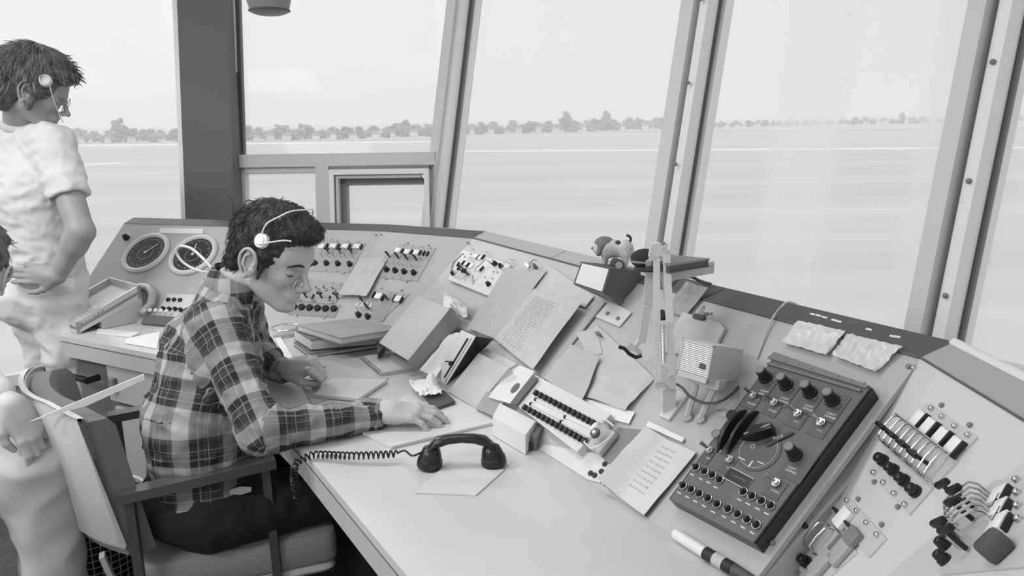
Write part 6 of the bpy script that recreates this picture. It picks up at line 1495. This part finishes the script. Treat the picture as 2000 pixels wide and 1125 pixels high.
# ------------------------------------------------------------- third person, mostly outside the left edge
def man_left():
    root = empty('person', (-1.45, 1.8, .45), 'person at the lower left edge in pale clothes, only knee, forearm and hand in view', 'person')
    hipc = V((-1.62, 1.70, .55)); K = aty(70, 905, 1.72); An = V((K.x+.00, K.y+.02, .08)); SH = V((-1.58, 1.80, 1.00)); EL_ = aty(-70, 740, 1.72); W = aty(22, 792, 1.66)
    hc_ = aty(-62, 535, 1.98); HM_ = frame(hc_, V((-.2, .95, -.2)), (.2, 0, 1))
    skin = head_mesh(HM_, 1.0, V((-1.50, 1.9, .98)), .055, .005)
    hd = V((.42, .05, -.90)).normalized(); HMr = frame(W+hd*.01, hd, V((.9, -.5, .4)))
    skin.append(sdf_mesh('hand', hand_prims(HMr, -1, [(.25, .5, .3), (.3, .5, .3), (.35, .5, .3), (.4, .6, .3)], .05, None, .95)+[cap_(EL_, W, .040, .026, .02)], .003))
    skin.append(sdf_mesh('torso', [cap_(hipc, SH, .10, .10), cap_(SH, V((-1.5, 1.9, .98)), .08, .05, .04), cap_(SH, EL_, .05, .042)], .012))
    obj('body', join_meshes('body', skin), mat('pale_skin', .74, .55), root)
    me = sdf_mesh('jacket', [cap_(hipc, SH, .15, .14, .05), cap_(SH, EL_, .07, .06, .04), cap_(EL_, along(EL_, W, .65), .058, .046, .03), cap_(SH+V((0, .1, 0)), SH-V((0, .1, 0)), .1, .1, .05)], .009); wrinkle(me, .006, 14)
    obj('jacket', me, mat('pale_jacket', .80, .85), root)
    me = sdf_mesh('trousers', [cap_(hipc, K, .10, .082, .05), cap_(hipc+V((-.05, .18, 0)), K+V((-.12, .16, 0)), .10, .08, .05), cap_(K, An, .080, .065, .04), cap_(K+V((-.12, .16, 0)), An+V((-.12, .16, 0)), .08, .065, .04)], .009); wrinkle(me, .007, 11)
    obj('trousers', me, mat('pale_trousers', .74, .85), root)
    hairset(root, HM_, 1.0, HAIR, M_hair2, 300, 5, .006)
    st = empty('stool', (-1.62, 1.78, 0), 'round stool under the person at the left edge, out of view', 'stool')
    obj('seat', B().cyl((-1.62, 1.75, .40), .19, .18, .045, seg=32), M_dark, st); obj('post', B().cyl((-1.62, 1.75, .03), .025, .025, .37), M_st, st); obj('foot', B().cyl((-1.62, 1.75, 0), .2, .05, .03, seg=32), M_st, st)
    a, c = aty(60, 822, 1.62), aty(282, 735, 1.60); d = (c-a); nn_ = V((.1, -.3, 1))
    obj('folded_paper', B().prism([a, a+d*.5+V((0, 0, -.014)), c+V((0, 0, -.006)), c+V((0, 0, .006)), a+d*.5+V((0, 0, .004))], V((.002, -.004, 0))), mat('held_paper', .8, .8), None, label='long narrow folded paper held by the person at the lower left edge', cat='paper')
man_left()
# wire basket behind the chair
wbk = empty('wire_basket', aty(150, 1080, 2.15)*1, 'black waste basket with a pale wire grid, behind the armchair', 'basket')
c_ = V((-1.34, 2.22, 0)); b = B()
for k in range(40):
    a = k*2*math.pi/40; b.tube([c_+V((.14*math.cos(a), .14*math.sin(a), .02)), c_+V((.165*math.cos(a), .165*math.sin(a), .36))], .0016, 4)
for j in range(16): b.ring(c_+V((0, 0, .02+j*.0225)), .14+.025*j/15, .0014, seg=40, ts=4)
obj('wire_grid', b, M_plate, wbk); obj('liner', B().cyl(c_+V((0, 0, .0)), .134, .158, .35, seg=40), M_black, wbk)
obj('rim', B().ring(c_+V((0, 0, .36)), .166, .005, seg=40), M_white, wbk)

# ------------------------------------------------------------- toy dog on the console top
def dog():
    o = aty(1195, 513, 2.02); z0 = o.z; r = empty('toy_dog', o, 'small spotted toy dog standing on the dark display box, tail up', 'toy dog')
    ex = V((1, -.25, 0)).normalized(); s = 1.0
    M = frame(o, ex, (0, 0, 1))                            # x towards the tail, dog looks left
    k = 2.02/1500
    def D(u, v, y=0): return M @ V(((u-1195)*k, y, (513-v)*k))
    bd = [cap_(D(1188, 488), D(1218, 482), .019, .021, .02), ell_(D(1222, 488), (.020, .020, .022), .015), ell_(D(1178, 480, 0), (.026, .022, .022), .012), ell_(D(1168, 487, 0), (.014, .014, .012), .01), cap_(D(1184, 482), D(1192, 484), .018, .018, .02)]
    for yy in (-.011, .011):
        bd += [cap_(D(1183, 495, yy), D(1181, 512, yy), .0085, .0065, .01), cap_(D(1222, 494, yy), D(1222, 512, yy), .010, .0075, .01), ell_(D(1178, 514, yy), (.010, .007, .005), .006), ell_(D(1218, 514, yy), (.011, .007, .005), .006)]
    obj('body', sdf_mesh('body', bd, .0022), mat('dog_white_fur', .80, .9, noise_amt=.10, nscale=28, bump=.4, bscale=200), r)
    obj('head_patch', sdf_mesh('p', [ell_(D(1180, 474, 0), (.027, .0235, .018), .01), cap_(D(1176, 478, -.020), D(1170, 494, -.021), .009, .006, .008), cap_(D(1176, 478, .020), D(1170, 494, .021), .009, .006, .008)], .0022), mat('dog_grey_fur', .46, .9, noise_amt=.05, nscale=60), r)
    obj('back_spot', sdf_mesh('p', [ell_(D(1207, 472, -.006), (.010, .014, .006), .01)], .0022), mat('dog_dark_fur', .25, .9), r)
    obj('tail', B().tube(smooth([D(1224, 478), D(1230, 470), D(1231, 463), D(1226, 458), D(1223, 459)]), .0036, 8), mat('dog_dark_fur', .25), r)
    obj('nose', B().sph(D(1157, 485), .0045, seg=10), M_black, r)
    for yy in (-.010, .010): obj('eye', B().sph(D(1163, 478, yy), .003, seg=8), M_black, r)
    rr_ = empty('toy_roller', D(1208, 516), 'small dark roller with striped end lying under the toy dog', 'roller')
    p = D(1207, 511, -.03); obj('roller_body', B().cyl((0, 0, -.02), .015, .015, .06, frame(p, (1, 0, 0), (0, -1, .1)), 20), M_dark, rr_); obj('roller_end', B().cyl((0, 0, .04), .009, .009, .003, frame(p, (1, 0, 0), (0, -1, .1)), 16), M_plate, rr_)
dog()
